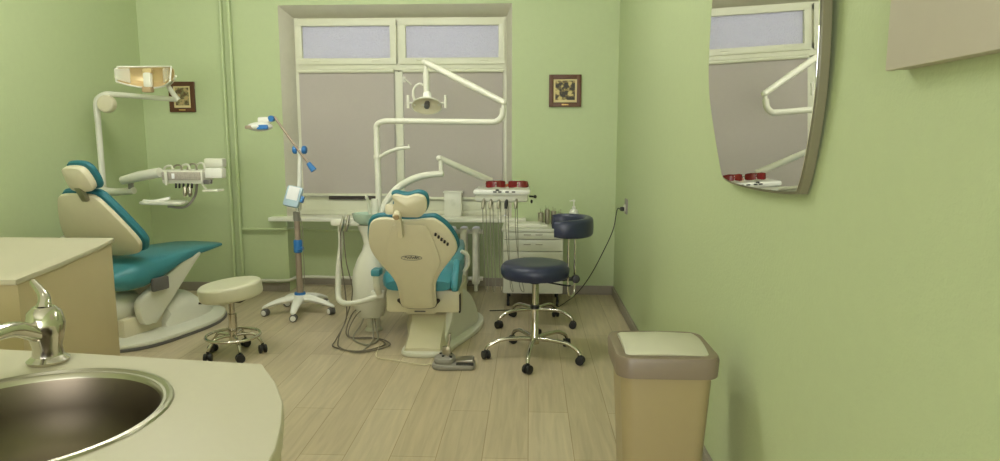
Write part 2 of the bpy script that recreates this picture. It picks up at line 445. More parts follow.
# wall socket and cord
t = thing('wall_socket', 'white wall socket low on the right wall near the corner with a black plug', 'socket', (XR, 4.86, .78))
obj('socket_plate', bx((XR-.006, 4.85, .815), (.012, .09, .11), .004), 'grey', t)
obj('socket_cover', lathe(disc_prof(.032, 0, .01, .004), (XR-.012, 4.85, .80), rot=Matrix.Rotation(-PI/2, 3, 'Y')), 'white', t)
w = tube([(XR-.05, 4.83, .797), (XR-.075, 4.82, .79), A(613, 230, 4.82), A(602, 254, 4.85), A(590, 276, 4.88), A(577, 293, 4.92), (.24, 4.96, .035), (.14, 4.97, .006), (.02, 4.95, .005), (-.14, 4.93, .005), (-.30, 4.90, .005)], .0036, k=10)
add_box(w, (XR-.036, 4.835, .797), (.03, .03, .03), .008)
tag(obj('power_cord', w, 'black'), 'black power cord drooping from the wall socket and crossing the floor', 'cord')

# ------------------------------------------------------------------ instrument cabinet under the window's right end
cx0, cx1, cy0, cy1, cz0, cz1 = -.205, .262, 5.03, 5.44, .105, .622
cb = thing('drawer_cabinet', 'low white drawer cabinet on castors in front of the back wall', 'cabinet', ((cx0+cx1)/2, (cy0+cy1)/2, 0))
obj('cabinet_body', bx(((cx0+cx1)/2, (cy0+cy1)/2+.01, (cz0+cz1)/2-.01), (cx1-cx0, cy1-cy0-.02, cz1-cz0-.03), .006), 'white', cb)
obj('cabinet_top', bx(((cx0+cx1)/2+.055, (cy0+cy1)/2, cz1-.013), (cx1-cx0+.13, cy1-cy0+.02, .026), .01), 'white', cb)
zz = [.594, .538, .445, .28, .112]
for i in range(4):
    a, b = zz[i+1]+.004, zz[i]
    d = obj('drawer', bx(((cx0+cx1)/2, cy0-.004, (a+b)/2), (cx1-cx0-.008, .03, b-a), .005), 'white', cb)
    zc = (a+b)/2+.01 if i < 2 else b-.045
    xm = (cx0+cx1)/2
    for xx in (xm-.07, xm+.02): obj('handle', tube([(xx, cy0-.018, zc), (xx, cy0-.032, zc), (xx+.05, cy0-.032, zc), (xx+.05, cy0-.018, zc)], .004, n=8, smooth=False), 'steel', d)
for x in (cx0+.04, cx1-.04):
    for y in (cy0+.05, cy1-.05):
        w = new(); add_lathe(w, disc_prof(.026, -.011, .011, .004), (x, y, .026), rot=Matrix.Rotation(PI/2, 3, 'Y'), n=20); add_tube(w, [(x, y, .04), (x, y, .112)], .009, smooth=False)
        obj('castor', w, 'black', cb)
# things on the cabinet
w = new()
add_box(w, (-.02, 5.22, cz1+.008), (.30, .24, .014), .006, Matrix.Rotation(.10, 3, 'Z'))
add_box(w, (-.03, 5.21, cz1+.019), (.25, .18, .010), .004, Matrix.Rotation(-.06, 3, 'Z'))
tag(obj('paper_towels', w, 'pad'), 'flat stack of white paper towels on top of the drawer cabinet', 'towel')
for i, (x, y, h, r) in enumerate(((.092, 5.31, .092, .023), (.143, 5.33, .116, .021), (.194, 5.32, .104, .022), (.246, 5.31, .090, .022))):
    t = thing('instrument_cup', ['short steel instrument cup at the left end of the row on the drawer cabinet', 'tall narrow steel instrument cup, second from left in the row on the cabinet',
              'steel instrument cup, third from left in the row on the drawer cabinet', 'small steel instrument cup at the right end of the row beside the soap bottle'][i], 'cup', (x, y, cz1), 0, 'steel instrument cups on the drawer cabinet')
    obj('cup', lathe([(0, 0), (r*.95, 0), (r, .003), (r, h), (r-.002, h), (r-.002, .006), (0, .006)], (x, y, cz1), n=20), 'steel', t)
    w = new()
    for k in range(3):
        a = 2*PI*k/3+i; add_tube(w, [(x-.006*math.cos(a), y-.006*math.sin(a), cz1+.01), (x+.012*math.cos(a), y+.012*math.sin(a), cz1+h+.014+.01*((k+i) % 3))], .0022, smooth=False, n=6)
    obj('hand_instrument', w, 'chrome', t)
t = thing('soap_bottle', 'white pump bottle standing behind the navy backrest on the drawer cabinet', 'bottle', (.335-.04, 5.30, cz1))
bxx = .352
t.location = (bxx, 5.25, cz1); ROOTM[t.name] = Matrix.Translation((bxx, 5.25, cz1))
obj('bottle_body', lathe([(0, 0), (.036, 0), (.038, .006), (.038, .07), (.030, .088), (.014, .094), (0, .094)], (bxx, 5.25, cz1), n=24, z=1.4), 'white2', t)
w = lathe([(0, .094), (.014, .094), (.014, .108), (.005, .110), (.005, .135), (.011, .136), (.011, .146), (0, .146)], (bxx, 5.25, cz1), n=16, z=1.4)
add_tube(w, [(bxx, 5.25, cz1+.198), (bxx-.035, 5.245, cz1+.194)], .004, smooth=False, n=8)
obj('pump', w, 'white2', t)

# small grey box on the sill
t = thing('tissue_box', 'small pale grey box with a tissue standing on the window sill', 'box', (-.66, 5.60, .652))
obj('box_body', bx((-.650, 5.575, .652+.100), (.145, .07, .200), .006), 'sill', t)
obj('box_top', bx((-.650, 5.575, .652+.207), (.162, .082, .016), .004), 'sill', t)
obj('tissue', bx((-.645, 5.538, .775), (.035, .006, .06), .002), 'pad', t)

# ------------------------------------------------------------------ castors and stools
def add_castor(bm, x, y, r=.028, a=0):
    rot = Matrix.Rotation(a, 3, 'Z') @ Matrix.Rotation(PI/2, 3, 'Y')
    for s in (-1, 1):
        o = rot @ V(0, 0, s*.014)
        add_lathe(bm, disc_prof(r, -.009, .009, .004), V(x, y, r)+o, rot=rot, n=18)
    add_box(bm, (x, y, r+.012), (.018, .03, .034), .006, Matrix.Rotation(a, 3, 'Z'))
def star_legs(t, c, R, a0, m, hz, rc=.026, r=.012, spring=.09, castor_m='black'):
    for k in range(5):
        a = a0+2*PI*k/5; d = V(math.cos(a), math.sin(a), 0)
        p = lambda q, z: tuple(V(c[0], c[1], z)+d*q)
        lg = obj('leg', tube([p(.015, hz), p(R*.35, hz+.004), p(R*.7, hz-.012+.01), p(R*.93, 2*rc+.03), p(R, 2*rc+.006)], [r*1.15, r*1.1, r, r, r*.8]), m, t)
        w = new(); add_castor(w, c[0]+d.x*R, c[1]+d.y*R, rc, a+.7*k+.3)
        add_tube(w, [p(R, 2*rc-.01), p(R, 2*rc+.012)], .008, smooth=False)
        obj('castor', w, castor_m, lg)

def navy_stool(c, zs, a0, label, back=True, R=.295, rs=.205):
    t = thing('operator_stool', label, 'stool', (c[0], c[1], 0), 0, 'navy operator stools on chrome star bases')
    star_legs(t, c, R, a0, 'chrome', .115)
    w = lathe([(0, .085), (.028, .085), (.030, .10), (.030, .135), (.024, .145), (.024, .30), (0, .30)], (c[0], c[1], 0), n=20)
    obj('lower_column', w, 'chrome', t)
    obj('collar', lathe([(0, .30), (.027, .30), (.027, .32), (0, .32)], (c[0], c[1], 0), n=20), 'black', t)
    obj('gas_lift', lathe([(0, .32), (.014, .32), (.014, zs-.05), (0, zs-.05)], (c[0], c[1], 0), n=16), 'chrome', t)
    b = new(); add_box(b, (c[0], c[1], zs-.045), (.18, .12, .012), .004); add_lathe(b, disc_prof(.035, -.075, -.035, .006), (c[0], c[1], zs), n=18)
    add_tube(b, [(c[0]+.02, c[1]-.04, zs-.05), (c[0]+.17, c[1]-.14, zs-.055), (c[0]+.20, c[1]-.16, zs-.05)], .005, n=8)
    obj('seat_bracket', b, 'black', t)
    # seat: thick rounded cushion with a dipped crown
    pr = [(0, -.035), (rs*.8, -.04), (rs*.93, -.034), (rs*.99, -.012), (rs, .012), (rs*.97, .034), (rs*.9, .048), (rs*.75, .055), (rs*.5, .053), (0, .05)]
    s = lathe(pr, (c[0], c[1], zs), n=40)
    obj('seat', s, 'navy', t)
    if back:
        sx = c[0]+.225
        br = new()
        for yy in (-.03, .03):
            add_tube(br, [(sx-.01+yy*.7, c[1]+yy, zs+.24), (sx-.01+yy*.7, c[1]+yy, zs-.05), (sx-.01+yy*.6, c[1]+yy*.8, zs-.135), (sx-.01, c[1], zs-.155)], .0065, n=10, k=8)
        obj('backrest_rod', br, 'chrome', t)
        k = new(); add_lathe(k, disc_prof(.024, -.02, .02, .006), (sx+.012, c[1]-.05, zs-.035), rot=Matrix.Rotation(PI/2, 3, 'X'), n=18)
        add_box(k, (sx-.05, c[1], zs-.046), (.16, .05, .016), .005)
        obj('backrest_clamp', k, 'black', t)
        # C-shaped pad
        rings = []; N = 18
        ca = V(c[0]+.155, c[1], 0); Rb = .165
        for i in range(N+1):
            f = i/N; a = math.radians(-108+216*f); e = math.sin(PI*min(1, max(0, f)))**.35 if 0 < f < 1 else .25
            d = V(math.cos(a)*.95, math.sin(a)*1.15, 0); hh = .055*(.72+.28*e); th = .028*(.5+.5*e)
            ctr = ca+d*Rb+V(0, 0, zs+.272)
            ring = []
            for j in range(14):
                q = 2*PI*j/14; cc, ss = math.cos(q), math.sin(q)
                u = math.copysign(abs(cc)**.6, cc)*th; v = math.copysign(abs(ss)**.5, ss)*hh
                ring.append(ctr+V(math.cos(a), math.sin(a), 0)*u+V(0, 0, v))
            rings.append(ring)
        obj('backrest', loft(rings), 'navy', t)
    return t
navy_stool((.035, 3.85), .528, math.radians(190), 'navy stool with curved backrest on a chrome star base, nearer of the two')
navy_stool((.045, 4.54), .41, math.radians(200), 'navy stool hidden behind the nearer one, only its chrome star base showing', False, .27, .165)

# white round stool with foot ring
c = (-1.79, 3.80)
t = thing('round_stool', 'cream round stool with chrome foot ring and black castors on the floor', 'stool', (c[0], c[1], 0))
RT = Matrix.Rotation(math.radians(-6), 3, 'Y') @ Matrix.Rotation(math.radians(2), 3, 'X')
obj('seat', lathe(disc_prof(.181, -.045, .045, .02), (c[0], c[1], .405), rot=RT, n=44), 'stool', t)
w = new(); add_box(w, (c[0]-.02, c[1], .345), (.20, .10, .014), .004); add_tube(w, [(c[0]-.02, c[1]-.04, .345), (c[0]-.15, c[1]-.10, .345)], .006, n=8, smooth=False)
obj('seat_bracket', w, 'dark', t)
obj('column', lathe([(0, .10), (.026, .10), (.026, .26), (.018, .262), (.018, .342), (0, .342)], (c[0], c[1], 0), n=20), 'chrome', t)
w = new(); pts = [(c[0]+.155*math.cos(2*PI*i/32), c[1]+.155*math.sin(2*PI*i/32), .125) for i in range(33)]
add_tube(w, pts, .009, smooth=False, n=10)
obj('foot_ring', w, 'chrome', t)
star_legs(t, c, .165, math.radians(18), 'chrome', .125, .026, .009)

# ------------------------------------------------------------------ whitening lamp
c = (-1.728, 4.80)
t = thing('whitening_lamp', 'white and blue dental whitening lamp on a five legged rolling stand by the window', 'lamp', (c[0], c[1], 0))
for k in range(5):
    a = math.radians(-72+72*k-10); d = V(math.cos(a), math.sin(a), 0); pd = V(-d.y, d.x, 0)
    R = .260; rings = []
    for f, wz, hz, ww in ((.08, .105, .032, .045), (.3, .112, .03, .04), (.6, .100, .024, .032), (.85, .082, .018, .026), (1.0, .068, .012, .022), (1.06, .062, .006, .012)):
        ctr = V(c[0], c[1], wz)+d*R*f
        rings.append([ctr+pd*math.cos(2*PI*j/12)*ww+V(0, 0, 1)*math.sin(2*PI*j/12)*hz for j in range(12)])
    lg = obj('leg', loft(rings), 'white2', t)
    w = new(); add_castor(w, c[0]+d.x*R*.97, c[1]+d.y*R*.97, .027, a+k); obj('castor', w, 'greyd', lg)
    rc_ = Matrix.Rotation(a+k, 3, 'Z') @ Matrix.Rotation(PI/2, 3, 'Y'); w = new()
    for q_ in (-.0245, .0245): add_lathe(w, disc_prof(.020, -.002, .002, .001), V(c[0]+d.x*R*.97, c[1]+d.y*R*.97, .027)+rc_ @ V(0, 0, q_), rot=rc_, n=18)
    obj('castor_cap', w, 'white2', lg)
obj('hub', lathe([(0, .08), (.06, .08), (.062, .12), (.045, .142), (0, .142)], (c[0], c[1], 0), n=24), 'white2', t)
obj('hub_ring', lathe([(0, .138), (.042, .138), (.040, .158), (0, .158)], (c[0], c[1], 0), n=24), 'blue', t)
obj('lower_column', lathe([(0, .15), (.023, .15), (.021, .72), (0, .72)], (c[0], c[1], 0), n=18), 'pole', t)
w = lathe(disc_prof(.032, .46, .56, .012), (c[0], c[1], 0), n=20); add_tube(w, [(c[0], c[1]-.02, .49), (c[0]+.05, c[1]-.03, .50)], [.010, .014], smooth=False)
obj('height_clamp', w, 'blue', t)
obj('column_collar', lathe(disc_prof(.026, .70, .77, .008), (c[0], c[1], 0), n=18), 'grey', t)
c2 = (c[0]+.025, c[1])
obj('upper_column', tube([(c[0], c[1], .74), (c[0]+.02, c[1], .80), (c2[0], c[1], .9), (c2[0]+.02, c[1], 1.20)], .016), 'white2', t)
for xx in (-.032, .036):
    obj('joint_knob', lathe(disc_prof(.030, -.016, .016, .010), (c2[0]+.02+xx, c[1]-.01, 1.225), rot=Matrix.Rotation(PI/2, 3, 'Y'), n=20), 'blue', t)
obj('joint', bx((c2[0]+.02, c[1], 1.215), (.05, .04, .04), .01), 'white2', t)
obj('swing_arm', tube([(-1.86, c[1]-.01, 1.465), (c2[0]-.06, c[1]-.02, 1.33), (c2[0]+.035, c[1]-.03, 1.20), (-1.59, c[1]-.03, 1.10)], .0085, n=10), 'pole', t)
obj('counterweight', tube([(-1.615, c[1]-.03, 1.13), (-1.575, c[1]-.03, 1.075)], [.017, .024], smooth=False), 'blue', t)
hd = ell((-1.965, c[1]-.02, 1.392), (.092, .070, .034)); add_box(hd, (-1.93, c[1]-.02, 1.44), (.09, .045, .045), .016)
hd = obj('lamp_head', hd, 'white2', t)
w = new(); add_box(w, (-1.925, c[1]-.075, 1.388), (.085, .025, .036), .012); add_tube(w, [(-1.875, c[1]-.04, 1.45), (-1.875, c[1]+.0, 1.45)], .022, smooth=False)
obj('head_cover', w, 'blue', hd)
obj('head_vent', bx((-2.02, c[1]-.072, 1.388), (.065, .02, .026), .008), 'pole', hd)
w = new(); RB = Matrix.Rotation(math.radians(12), 3, 'Y') @ Matrix.Rotation(math.radians(-20), 3, 'X')
cb_ = V(c[0]+.0, c[1]-.055, .885)
q = obj('control_box', add_box(new(), cb_, (.120, .05, .160), .024, RB), 'paleblue', t)
obj('control_screen', add_box(new(), cb_+RB @ V(0, -.027, .02), (.082, .004, .10), .002, RB), 'screen', q)
obj('control_knob', add_box(new(), cb_+V(.06, .01, -.02), (.03, .04, .05), .01, RB), 'blue', q)
obj('cable', tube([(c[0]+.03, c[1]-.05, .81), (c[0]+.06, c[1]-.06, .65), (c[0]+.055, c[1]-.05, .5), (c[0]+.05, c[1]-.03, .3), (c[0]+.03, c[1]-.02, .16)], .003, n=6), 'hose', t)

# ------------------------------------------------------------------ centre dental chair (local: Y forward)
def dental_chair(loc, rz, label):
    t = thing('dental_chair', label, 'dental chair', loc, rz, 'teal dental chairs')
    return t
ch = dental_chair((-.690, 4.05, 0), math.radians(0), 'teal and cream dental chair seen from behind, in front of the window')
def O(name, bm, m, p, **k): return obj(name, bm, m, p, local=True, **k)
# base: long floor shoe, raised rear ramp and lift column
def ring(y, pts): return [V(p[0], y, p[1]) for p in pts]
base_o = [(-.115, -.225), (.115, -.235), (.20, -.02), (.31, .34), (.30, .66), (.12, .88), (-.06, .88), (-.14, .70), (-.14, .40), (-.125, .02)]
O('base_plate', slab(base_o, .03, axes((.045, 0, .0), (1, 0, 0), (0, 1, 0), (0, 0, 1)), edge=.008), 'white', ch)
rs = []
for y, hw, tw, z in ((-.215, .115, .105, .045), (-.12, .125, .10, .09), (.0, .14, .105, .16), (.12, .15, .12, .21), (.35, .20, .15, .24), (.55, .18, .13, .20), (.68, .14, .1, .12)):
    rs.append([V(-hw, y, .025), V(hw, y, .025), V((hw+tw)/2+.004, y, z*.6), V(tw, y, z), V(0, y, z+.005), V(-tw, y, z), V(-(hw+tw)/2-.004, y, z*.6)])
O('base_cover', loft([[p+V(.045+.05*p.z, 0, 0) for p in r] for r in rs]), 'cream', ch)
# flared right side shroud sweeping back
sh = [(-.06, .03), (.46, .03), (.49, .10), (.38, .24), (.22, .33), (.12, .33), (.02, .16)]
O('side_shroud', slab(sh, .05, axes((.145, .0, 0), (.30, 1, .0), (0, 0, 1), (1, -.30, 0)), edge=.012), 'white', ch)
O('lift_arm', bx((0, .2, .26), (.20, .34, .14), .02), 'cream', ch)
# seat pan
pan = O('seat_pan', bx((.018, .25, .285), (.47, .50, .150), .02), 'cream', ch)
O('pan_badge', bx((.0, -.0015, .220), (.07, .003, .008)), 'greyd', pan)
O('pan_bumper', bx((.250, .03, .27), (.012, .05, .12), .004), 'dark', pan)
# seat cushion and legrest (one upholstered run)
rs = []
for y, hw, z0, z1 in ((-.06, .20, .365, .43), (0, .235, .36, .475), (.2, .25, .36, .50), (.42, .245, .37, .53), (.62, .225, .43, .545), (.90, .20, .45, .54), (1.12, .17, .46, .52), (1.17, .12, .475, .505)):
    m_ = (z0+z1)/2; h_ = (z1-z0)/2; r = []
    for j in range(20):
        q = 2*PI*j/20; cc, ss = math.cos(q), math.sin(q)
        r.append(V(math.copysign(abs(cc)**.45, cc)*hw, y, m_+math.copysign(abs(ss)**.55, ss)*h_))
    rs.append(r)
O('seat_cushion', loft(rs), 'teal', ch)
# armrests
for s in (-1, 1):
    if s < 0:
        w = tube([(-.262, .02, .33), (-.268, -.01, .38), (-.268, -.02, .455)], [.022, .024, .022])
        ar = O('armrest', w, 'white', ch)
        O('armrest_pad', bx((-.268, -.01, .475), (.06, .10, .045), .015), 'teal', ar)
    else:
        w = tube([(.262, .20, .44), (.288, .19, .49), (.285, .17, .555), (.25, .15, .585)], [.012, .014, .014, .012])
        ar = O('armrest', w, 'white', ch)
        O('armrest_pad', slab([(-.05, .36), (.17, .37), (.20, .43), (.17, .50), (.10, .54), (.02, .49), (-.05, .43)], .045, axes((.205, 0, 0), (0, 1, 0), (0, 0, 1), (1, 0, 0)), edge=.014), 'teal', ar)
# backrest: u across, v up the back
bl = math.atan2(.28, .60)
def bmat(y0, z0, off, lean=bl): return axes((0, y0+off*math.cos(lean), z0+off*math.sin(lean)), (1, 0, 0), (0, -math.sin(lean), math.cos(lean)), (0, math.cos(lean), math.sin(lean)))
BO = [(-.112, .03), (-.085, .0), (0, -.008), (.085, .0), (.112, .03), (.116, .12), (.124, .20), (.160, .28), (.215, .36), (.258, .43), (.266, .47), (.252, .53), (.212, .60), (.165, .645), (.125, .660), (.02, .648), (-.05, .650),
      (-.13, .662), (-.190, .655), (-.228, .625), (-.248, .56), (-.256, .49), (-.245, .42), (-.205, .34), (-.155, .26), (-.125, .19), (-.116, .11)]
back = O('backrest_shell', slab(BO, .028, bmat(-.045, .25, 0), bulge=.010, edge=.012), 'cream', ch)
bc = Vector((0, .40))
BO2 = [bc+(Vector(p)-bc)*(1.045 if p[1] > .3 else .98) for p in BO]
O('backrest_cushion', slab(BO2, .04, bmat(-.045, .25, .026), bulge=.012, edge=.02), 'teald', ch)
O('pan_gap_shade', slab([(-.118, .06), (-.114, .02), (-.086, -.008), (0, -.016), (.086, -.008), (.114, .02), (.118, .06)], .018, bmat(-.045, .25, .012), edge=.004), 'dark', pan)  # dark slab standing in for the shadowed gap round the shell's foot
# raised centre panel of the shell
CP = [(-.095, .035), (-.06, .014), (.06, .014), (.095, .035), (.098, .16), (.12, .26), (.16, .36), (.15, .46), (.11, .60), (.075, .63), (-.075, .63), (-.11, .60), (-.15, .46), (-.16, .36), (-.12, .26), (-.098, .16)]
O('shell_panel', slab(CP, .010, bmat(-.045, .25, -.0165), bulge=.004, edge=.006), 'cream', back)
w = new(); B = bmat(-.045, .25, -.019)
for i in range(5):
    u = .148+i*.0165; v = .565-i*.0165
    add_lathe(w, [(0, -.004), (.0072, -.004), (.0072, .012), (0, .012)], B @ V(u, v, .0), n=14, rot=B.to_3x3())
O('indicator_dots', w, 'black', back)
w = new(); B = bmat(-.045, .25, -.024)
pts = [B @ V(.062*math.cos(2*PI*i/36)-.005, .405+.0165*math.sin(2*PI*i/36), 0) for i in range(37)]
add_tube(w, pts, .0013, smooth=False, n=6)
sq = [(-.045, .402), (-.036, .414), (-.030, .400), (-.022, .410), (-.014, .400), (-.006, .416), (.0, .400), (.008, .410), (.015, .400), (.021, .418), (.024, .400), (.031, .410), (.040, .401)]
add_tube(w, [B @ V(a, b, 0) for a, b in sq], .0022, n=6)
O('oval_logo', w, 'greyd', back)
# headrest
hb = bmat(-.045, .25, -.01, bl)
HO = [(-.075, .735), (-.055, .80), (-.065, .835), (-.04, .85), (.02, .838), (.08, .852), (.125, .835), (.135, .79), (.125, .745), (.09, .705), (.04, .70), (-.03, .705)]
HB = bmat(-.045, .25, -.045)
hs = O('headrest_shell', slab([(u*.97-.012, (v-.775)*.98+.768) for u, v in HO], .03, HB, bulge=.02, edge=.012), 'cream', ch)
hc = Vector((.017, .768))
O('headrest_cushion', slab([hc+(Vector((u*.97-.012, (v-.775)*.98+.768))-hc)*1.08 for u, v in HO], .04, bmat(-.045, .25, -.017), bulge=.01, edge=.014), 'teald', ch)
w = new(); add_box(w, HB @ V(-.05, .655, .0), (.035, .03, .18), .008, HB.to_3x3() @ Matrix.Rotation(-PI/2, 3, 'X'))
add_lathe(w, disc_prof(.022, -.045, .0, .006), HB @ V(-.05, .73, .0), rot=HB.to_3x3(), n=20)
O('headrest_bracket', w, 'cream', ch)
O('headrest_knob', lathe(disc_prof(.017, -.055, -.04, .004), HB @ V(-.05, .73, .0), rot=HB.to_3x3(), n=20), 'beige_knob', ch)
O('headrest_side_block', bx(HB @ V(-.095, .742, .02), (.05, .05, .06), .014), 'cream', ch)

# ------------------------------------------------------------------ water unit with spittoon
uc = (-1.08, 4.36)
t = thing('dental_unit', 'white spittoon column with glass bowl standing left of the centre dental chair', 'dental unit', (uc[0], uc[1], 0))
rs = []
for z, rx, ry, ox in ((.095, .060, .06, .0), (.11, .088, .09, .0), (.18, .112, .11, -.005), (.30, .120, .115, -.005), (.42, .112, .105, .0), (.50, .092, .09, .01), (.56, .066, .07, .018), (.605, .053, .06, .018), (.66, .060, .065, .012), (.735, .078, .08, .0)):
    rs.append([V(uc[0]+ox+rx*math.copysign(abs(math.cos(2*PI*j/28))**.85, math.cos(2*PI*j/28)), uc[1]+ry*math.copysign(abs(math.sin(2*PI*j/28))**.85, math.sin(2*PI*j/28)), z) for j in range(28)])
obj('column_body', loft(rs), 'white', t)
obj('foot', lathe([(0, 0), (.060, 0), (.056, .012), (.045, .02), (.045, .11), (0, .11)], (uc[0]+.01, uc[1]+.02, 0), n=24), 'white', t)
obj('spittoon_bowl', lathe([(0, .735), (.05, .738), (.082, .765), (.092, .80), (.095, .812), (.090, .812), (.078, .775), (.045, .752), (0, .75)], (uc[0]-.01, uc[1]-.02, 0), n=36), 'bowl', t)
w = lathe([(0, .74), (.034, .74), (.032, .82), (.026, .90), (0, .90)], (uc[0]+.03, uc[1]+.07, 0), n=20)
add_tube(w, [(uc[0]+.0, uc[1]+.04, .80), (uc[0]-.01, uc[1]+.02, .90), (uc[0]-.005, uc[1]-.02, .925), (uc[0]-.0, uc[1]-.05, .915)], .009, n=10)
obj('cup_filler', w, 'white', t)
# suction holder and its swing arm
hx, hy = -1.262, 4.30
w = tube([(hx+.005, hy, .735), (hx+.003, hy, .60), (hx-.015, hy, .45), (hx-.015, hy-.03, .28), (hx+.01, hy-.07, .235), (hx+.08, hy-.12, .232), (hx+.18, hy-.11, .25), (-1.01, 4.22, .27)], [.018, .016, .020, .021, .019, .019, .018, .022], k=6)
add_box(w, (-1.0, 4.235, .285), (.09, .06, .05), .015)
obj('assistant_arm', w, 'white', t)
w = new(); add_box(w, (hx+.0, hy, .758), (.11, .07, .05), .02); add_box(w, (hx+.085, hy+.02, .745), (.10, .05, .03), .012)
hh = obj('suction_holder', w, 'white', t)
for i, (x, y) in enumerate(((hx+.028, hy-.045), (hx+.062, hy-.04))):
    w = tube([(x-.012, y, .70), (x, y, .74), (x+.012, y+.005, .80+.01*i)], [.010, .013, .008])
    obj('suction_handpiece', w, 'steel', hh)
HZ = [[(x, hy-.045, .705), (x+.003, hy-.06, .5), (x+.02, hy-.05, .3), (x+.03+dx, hy-.08, .12), (x+.0+dx, hy-.22, .02), (x+.02, hy-.34, .009), (x+.20, hy-.42, .009), (x+.33, hy-.28, .009), (x+.22, hy-.14, .009), (x+.05, hy-.14, .02), (x+.06, hy-.04, .14), (x+.13, hy+.02, .19)] for x, dx in ((hx+.018, 0), (hx+.052, -.02))]
for i, p in enumerate(HZ):
    p = [(a+.015*i*((j % 3)-1), b-.02*i*(1 if j > 4 else 0), zc) for j, (a, b, zc) in enumerate(p)]
    obj('suction_hose', tube(p, .0046-.0006*i, n=8, k=8), 'hosed', t)
obj('drain_hose', tube([(uc[0]-.03, uc[1]-.05, .12), (uc[0]-.05, uc[1]-.10, .06), (uc[0]-.07, uc[1]-.22, .009), (uc[0]+.05, uc[1]-.35, .009), (uc[0]+.1, uc[1]-.25, .009), (uc[0]+.06, uc[1]-.12, .05), (uc[0]+.03, uc[1]-.04, .12)], .0055, n=8), 'hose', t)
obj('supply_hose', tube([(uc[0]+.02, uc[1]-.05, .12), (uc[0]+.05, uc[1]-.16, .04), (uc[0]+.07, uc[1]-.28, .009), (uc[0]+.06, uc[1]-.46, .009)], .005, n=8), 'hose', t)


# ------------------------------------------------------------------ centre operating lamp
ly = 4.44
t = thing('operating_lamp', 'white operating lamp with small round head on long arm before the window', 'lamp', (-1.02, ly, 0))
obj('pole', tube([(-1.025, ly, .737), (-1.03, ly, 1.30)], .021, smooth=False, n=18), 'white', t)
lz = 4.16   # the arm swings forward, its elbow is nearer than the pole
w = tube([(-1.03, ly, 1.28), (-1.03, ly, 1.35), A(377, 125, ly-.005), A(383, 121.5, ly-.02), A(395, 121, ly-.04), A(440, 121.5, 4.31), A(488, 122, 4.20), A(497, 121, 4.17), A(502, 116, lz), A(503, 108, lz)], .019, k=8, n=16)
obj('lower_arm', w, 'white', t)
e0, e1 = A(504, 102.5, lz), V(-.697, ly, 1.806)
w = tube([e0, (e0+e1)/2, e1], [.018, .022, .019], n=16, smooth=False)
add_ell(w, e0, (.020, .022, .020)); add_ell(w, e1, (.021, .024, .021)); add_tube(w, [A(503.2, 109, lz), A(503.6, 102, lz)], .012, smooth=False)
obj('spring_arm', w, 'white', t)
w = tube([(-.69, ly, 1.80), (-.689, ly, 1.72), (-.688, ly, 1.60)], [.009, .022, .019], smooth=False)
add_lathe(w, disc_prof(.014, 1.59, 1.61, .004), (-.688, ly, 0))
obj('head_stem', w, 'white', t)
obj('yoke', tube([(-.70, ly, 1.655), (-.735, ly, 1.665), (-.772, ly, 1.635), (-.775, ly, 1.575), (-.745, ly, 1.535), (-.70, ly, 1.53)], .0085, n=10), 'white', t)
# reflector: a shallow bowl facing down and towards the camera
RR = Matrix.Rotation(math.radians(-48), 3, 'X')
hc_ = V(-.682, ly-.02, 1.535)
w = lathe([(0, .040), (.028, .038), (.055, .022), (.085, -.004), (.098, -.026), (.094, -.028), (.08, -.008), (.05, .014), (0, .026)], hc_, n=36, rot=RR, sx=1.05, sy=.75)
hd = obj('lamp_head', w, 'white', t)
w = lathe([(0, .022), (.05, .010), (.078, -.011), (.090, -.027), (.086, -.028), (.072, -.014), (.045, .004), (0, .016)], hc_, n=36, rot=RR, sx=1.05, sy=.75)
obj('reflector', w, 'cream', hd)
obj('head_hub', lathe([(0, 0), (.030, 0), (.026, .04), (.015, .055), (0, .055)], (-.685, ly, 1.565), n=20), 'white2', hd)
obj('bulb_shield', lathe([(0, 0), (.017, 0), (.019, .02), (.017, .045), (0, .05)], hc_+RR @ V(0, 0, -.035), n=18, rot=RR), 'greyd', hd)
for s in (-1, 1):
    w = tube([hc_+V(s*.075, -.02, -.012), hc_+V(s*.105, -.02, .005), hc_+V(s*.122, -.02, -.002)], .006, n=8)
    add_tube(w, [hc_+V(s*.124, -.02, -.03), hc_+V(s*.124, -.02, .055)], .0095, n=12, smooth=False)
    obj('lamp_handle', w, 'white', hd)

# chip-blower style short arm on the pole
w = tube([(-1.005, ly-.01, 1.185), (-.95, ly-.03, 1.215), (-.87, ly-.04, 1.24), (-.80, ly-.04, 1.247)], [.012, .013, .012, .010], n=10)
add_tube(w, [(-.808, ly-.04, 1.245), (-.808, ly-.04, 1.268)], .005, smooth=False, n=8)
add_lathe(w, disc_prof(.026, 1.17, 1.20, .004), (-1.028, ly, 0), n=20)
obj('accessory_arm', w, 'white', t)

# ------------------------------------------------------------------ delivery tray
ty = 4.22
t = thing('delivery_table', 'white instrument delivery table with hanging handpieces on a jointed arm', 'instrument table', (-.18, 4.6, .9))
w = tube([(-1.0, 4.36, .737), (-.975, 4.38, .86), (-.90, 4.40, .965), (-.80, 4.40, 1.03), (-.70, 4.39, 1.062), (-.575, 4.38, 1.075)], [.020, .022, .024, .024, .022, .020], n=16)
obj('lower_arm', w, 'white', t)
obj('pivot_pin', tube([(-.59, 4.38, 1.06), (-.592, 4.38, 1.165)], .014, smooth=False), 'white', t)
w = tube([(-.60, 4.38, 1.178), (-.44, 4.48, 1.098), (-.27, 4.59, 1.015)], [.020, .022, .022], n=16)
add_ell(w, (-.60, 4.38, 1.178), (.022, .022, .02))
obj('spring_arm', w, 'white', t)
obj('neck', tube([(-.278, 4.60, 1.035), (-.278, 4.60, .955)], [.020, .024], smooth=False), 'white', t)
TK = 1.09; TY0 = 4.60   # the table is 0.39 m wide and hangs 4.6 m into the room
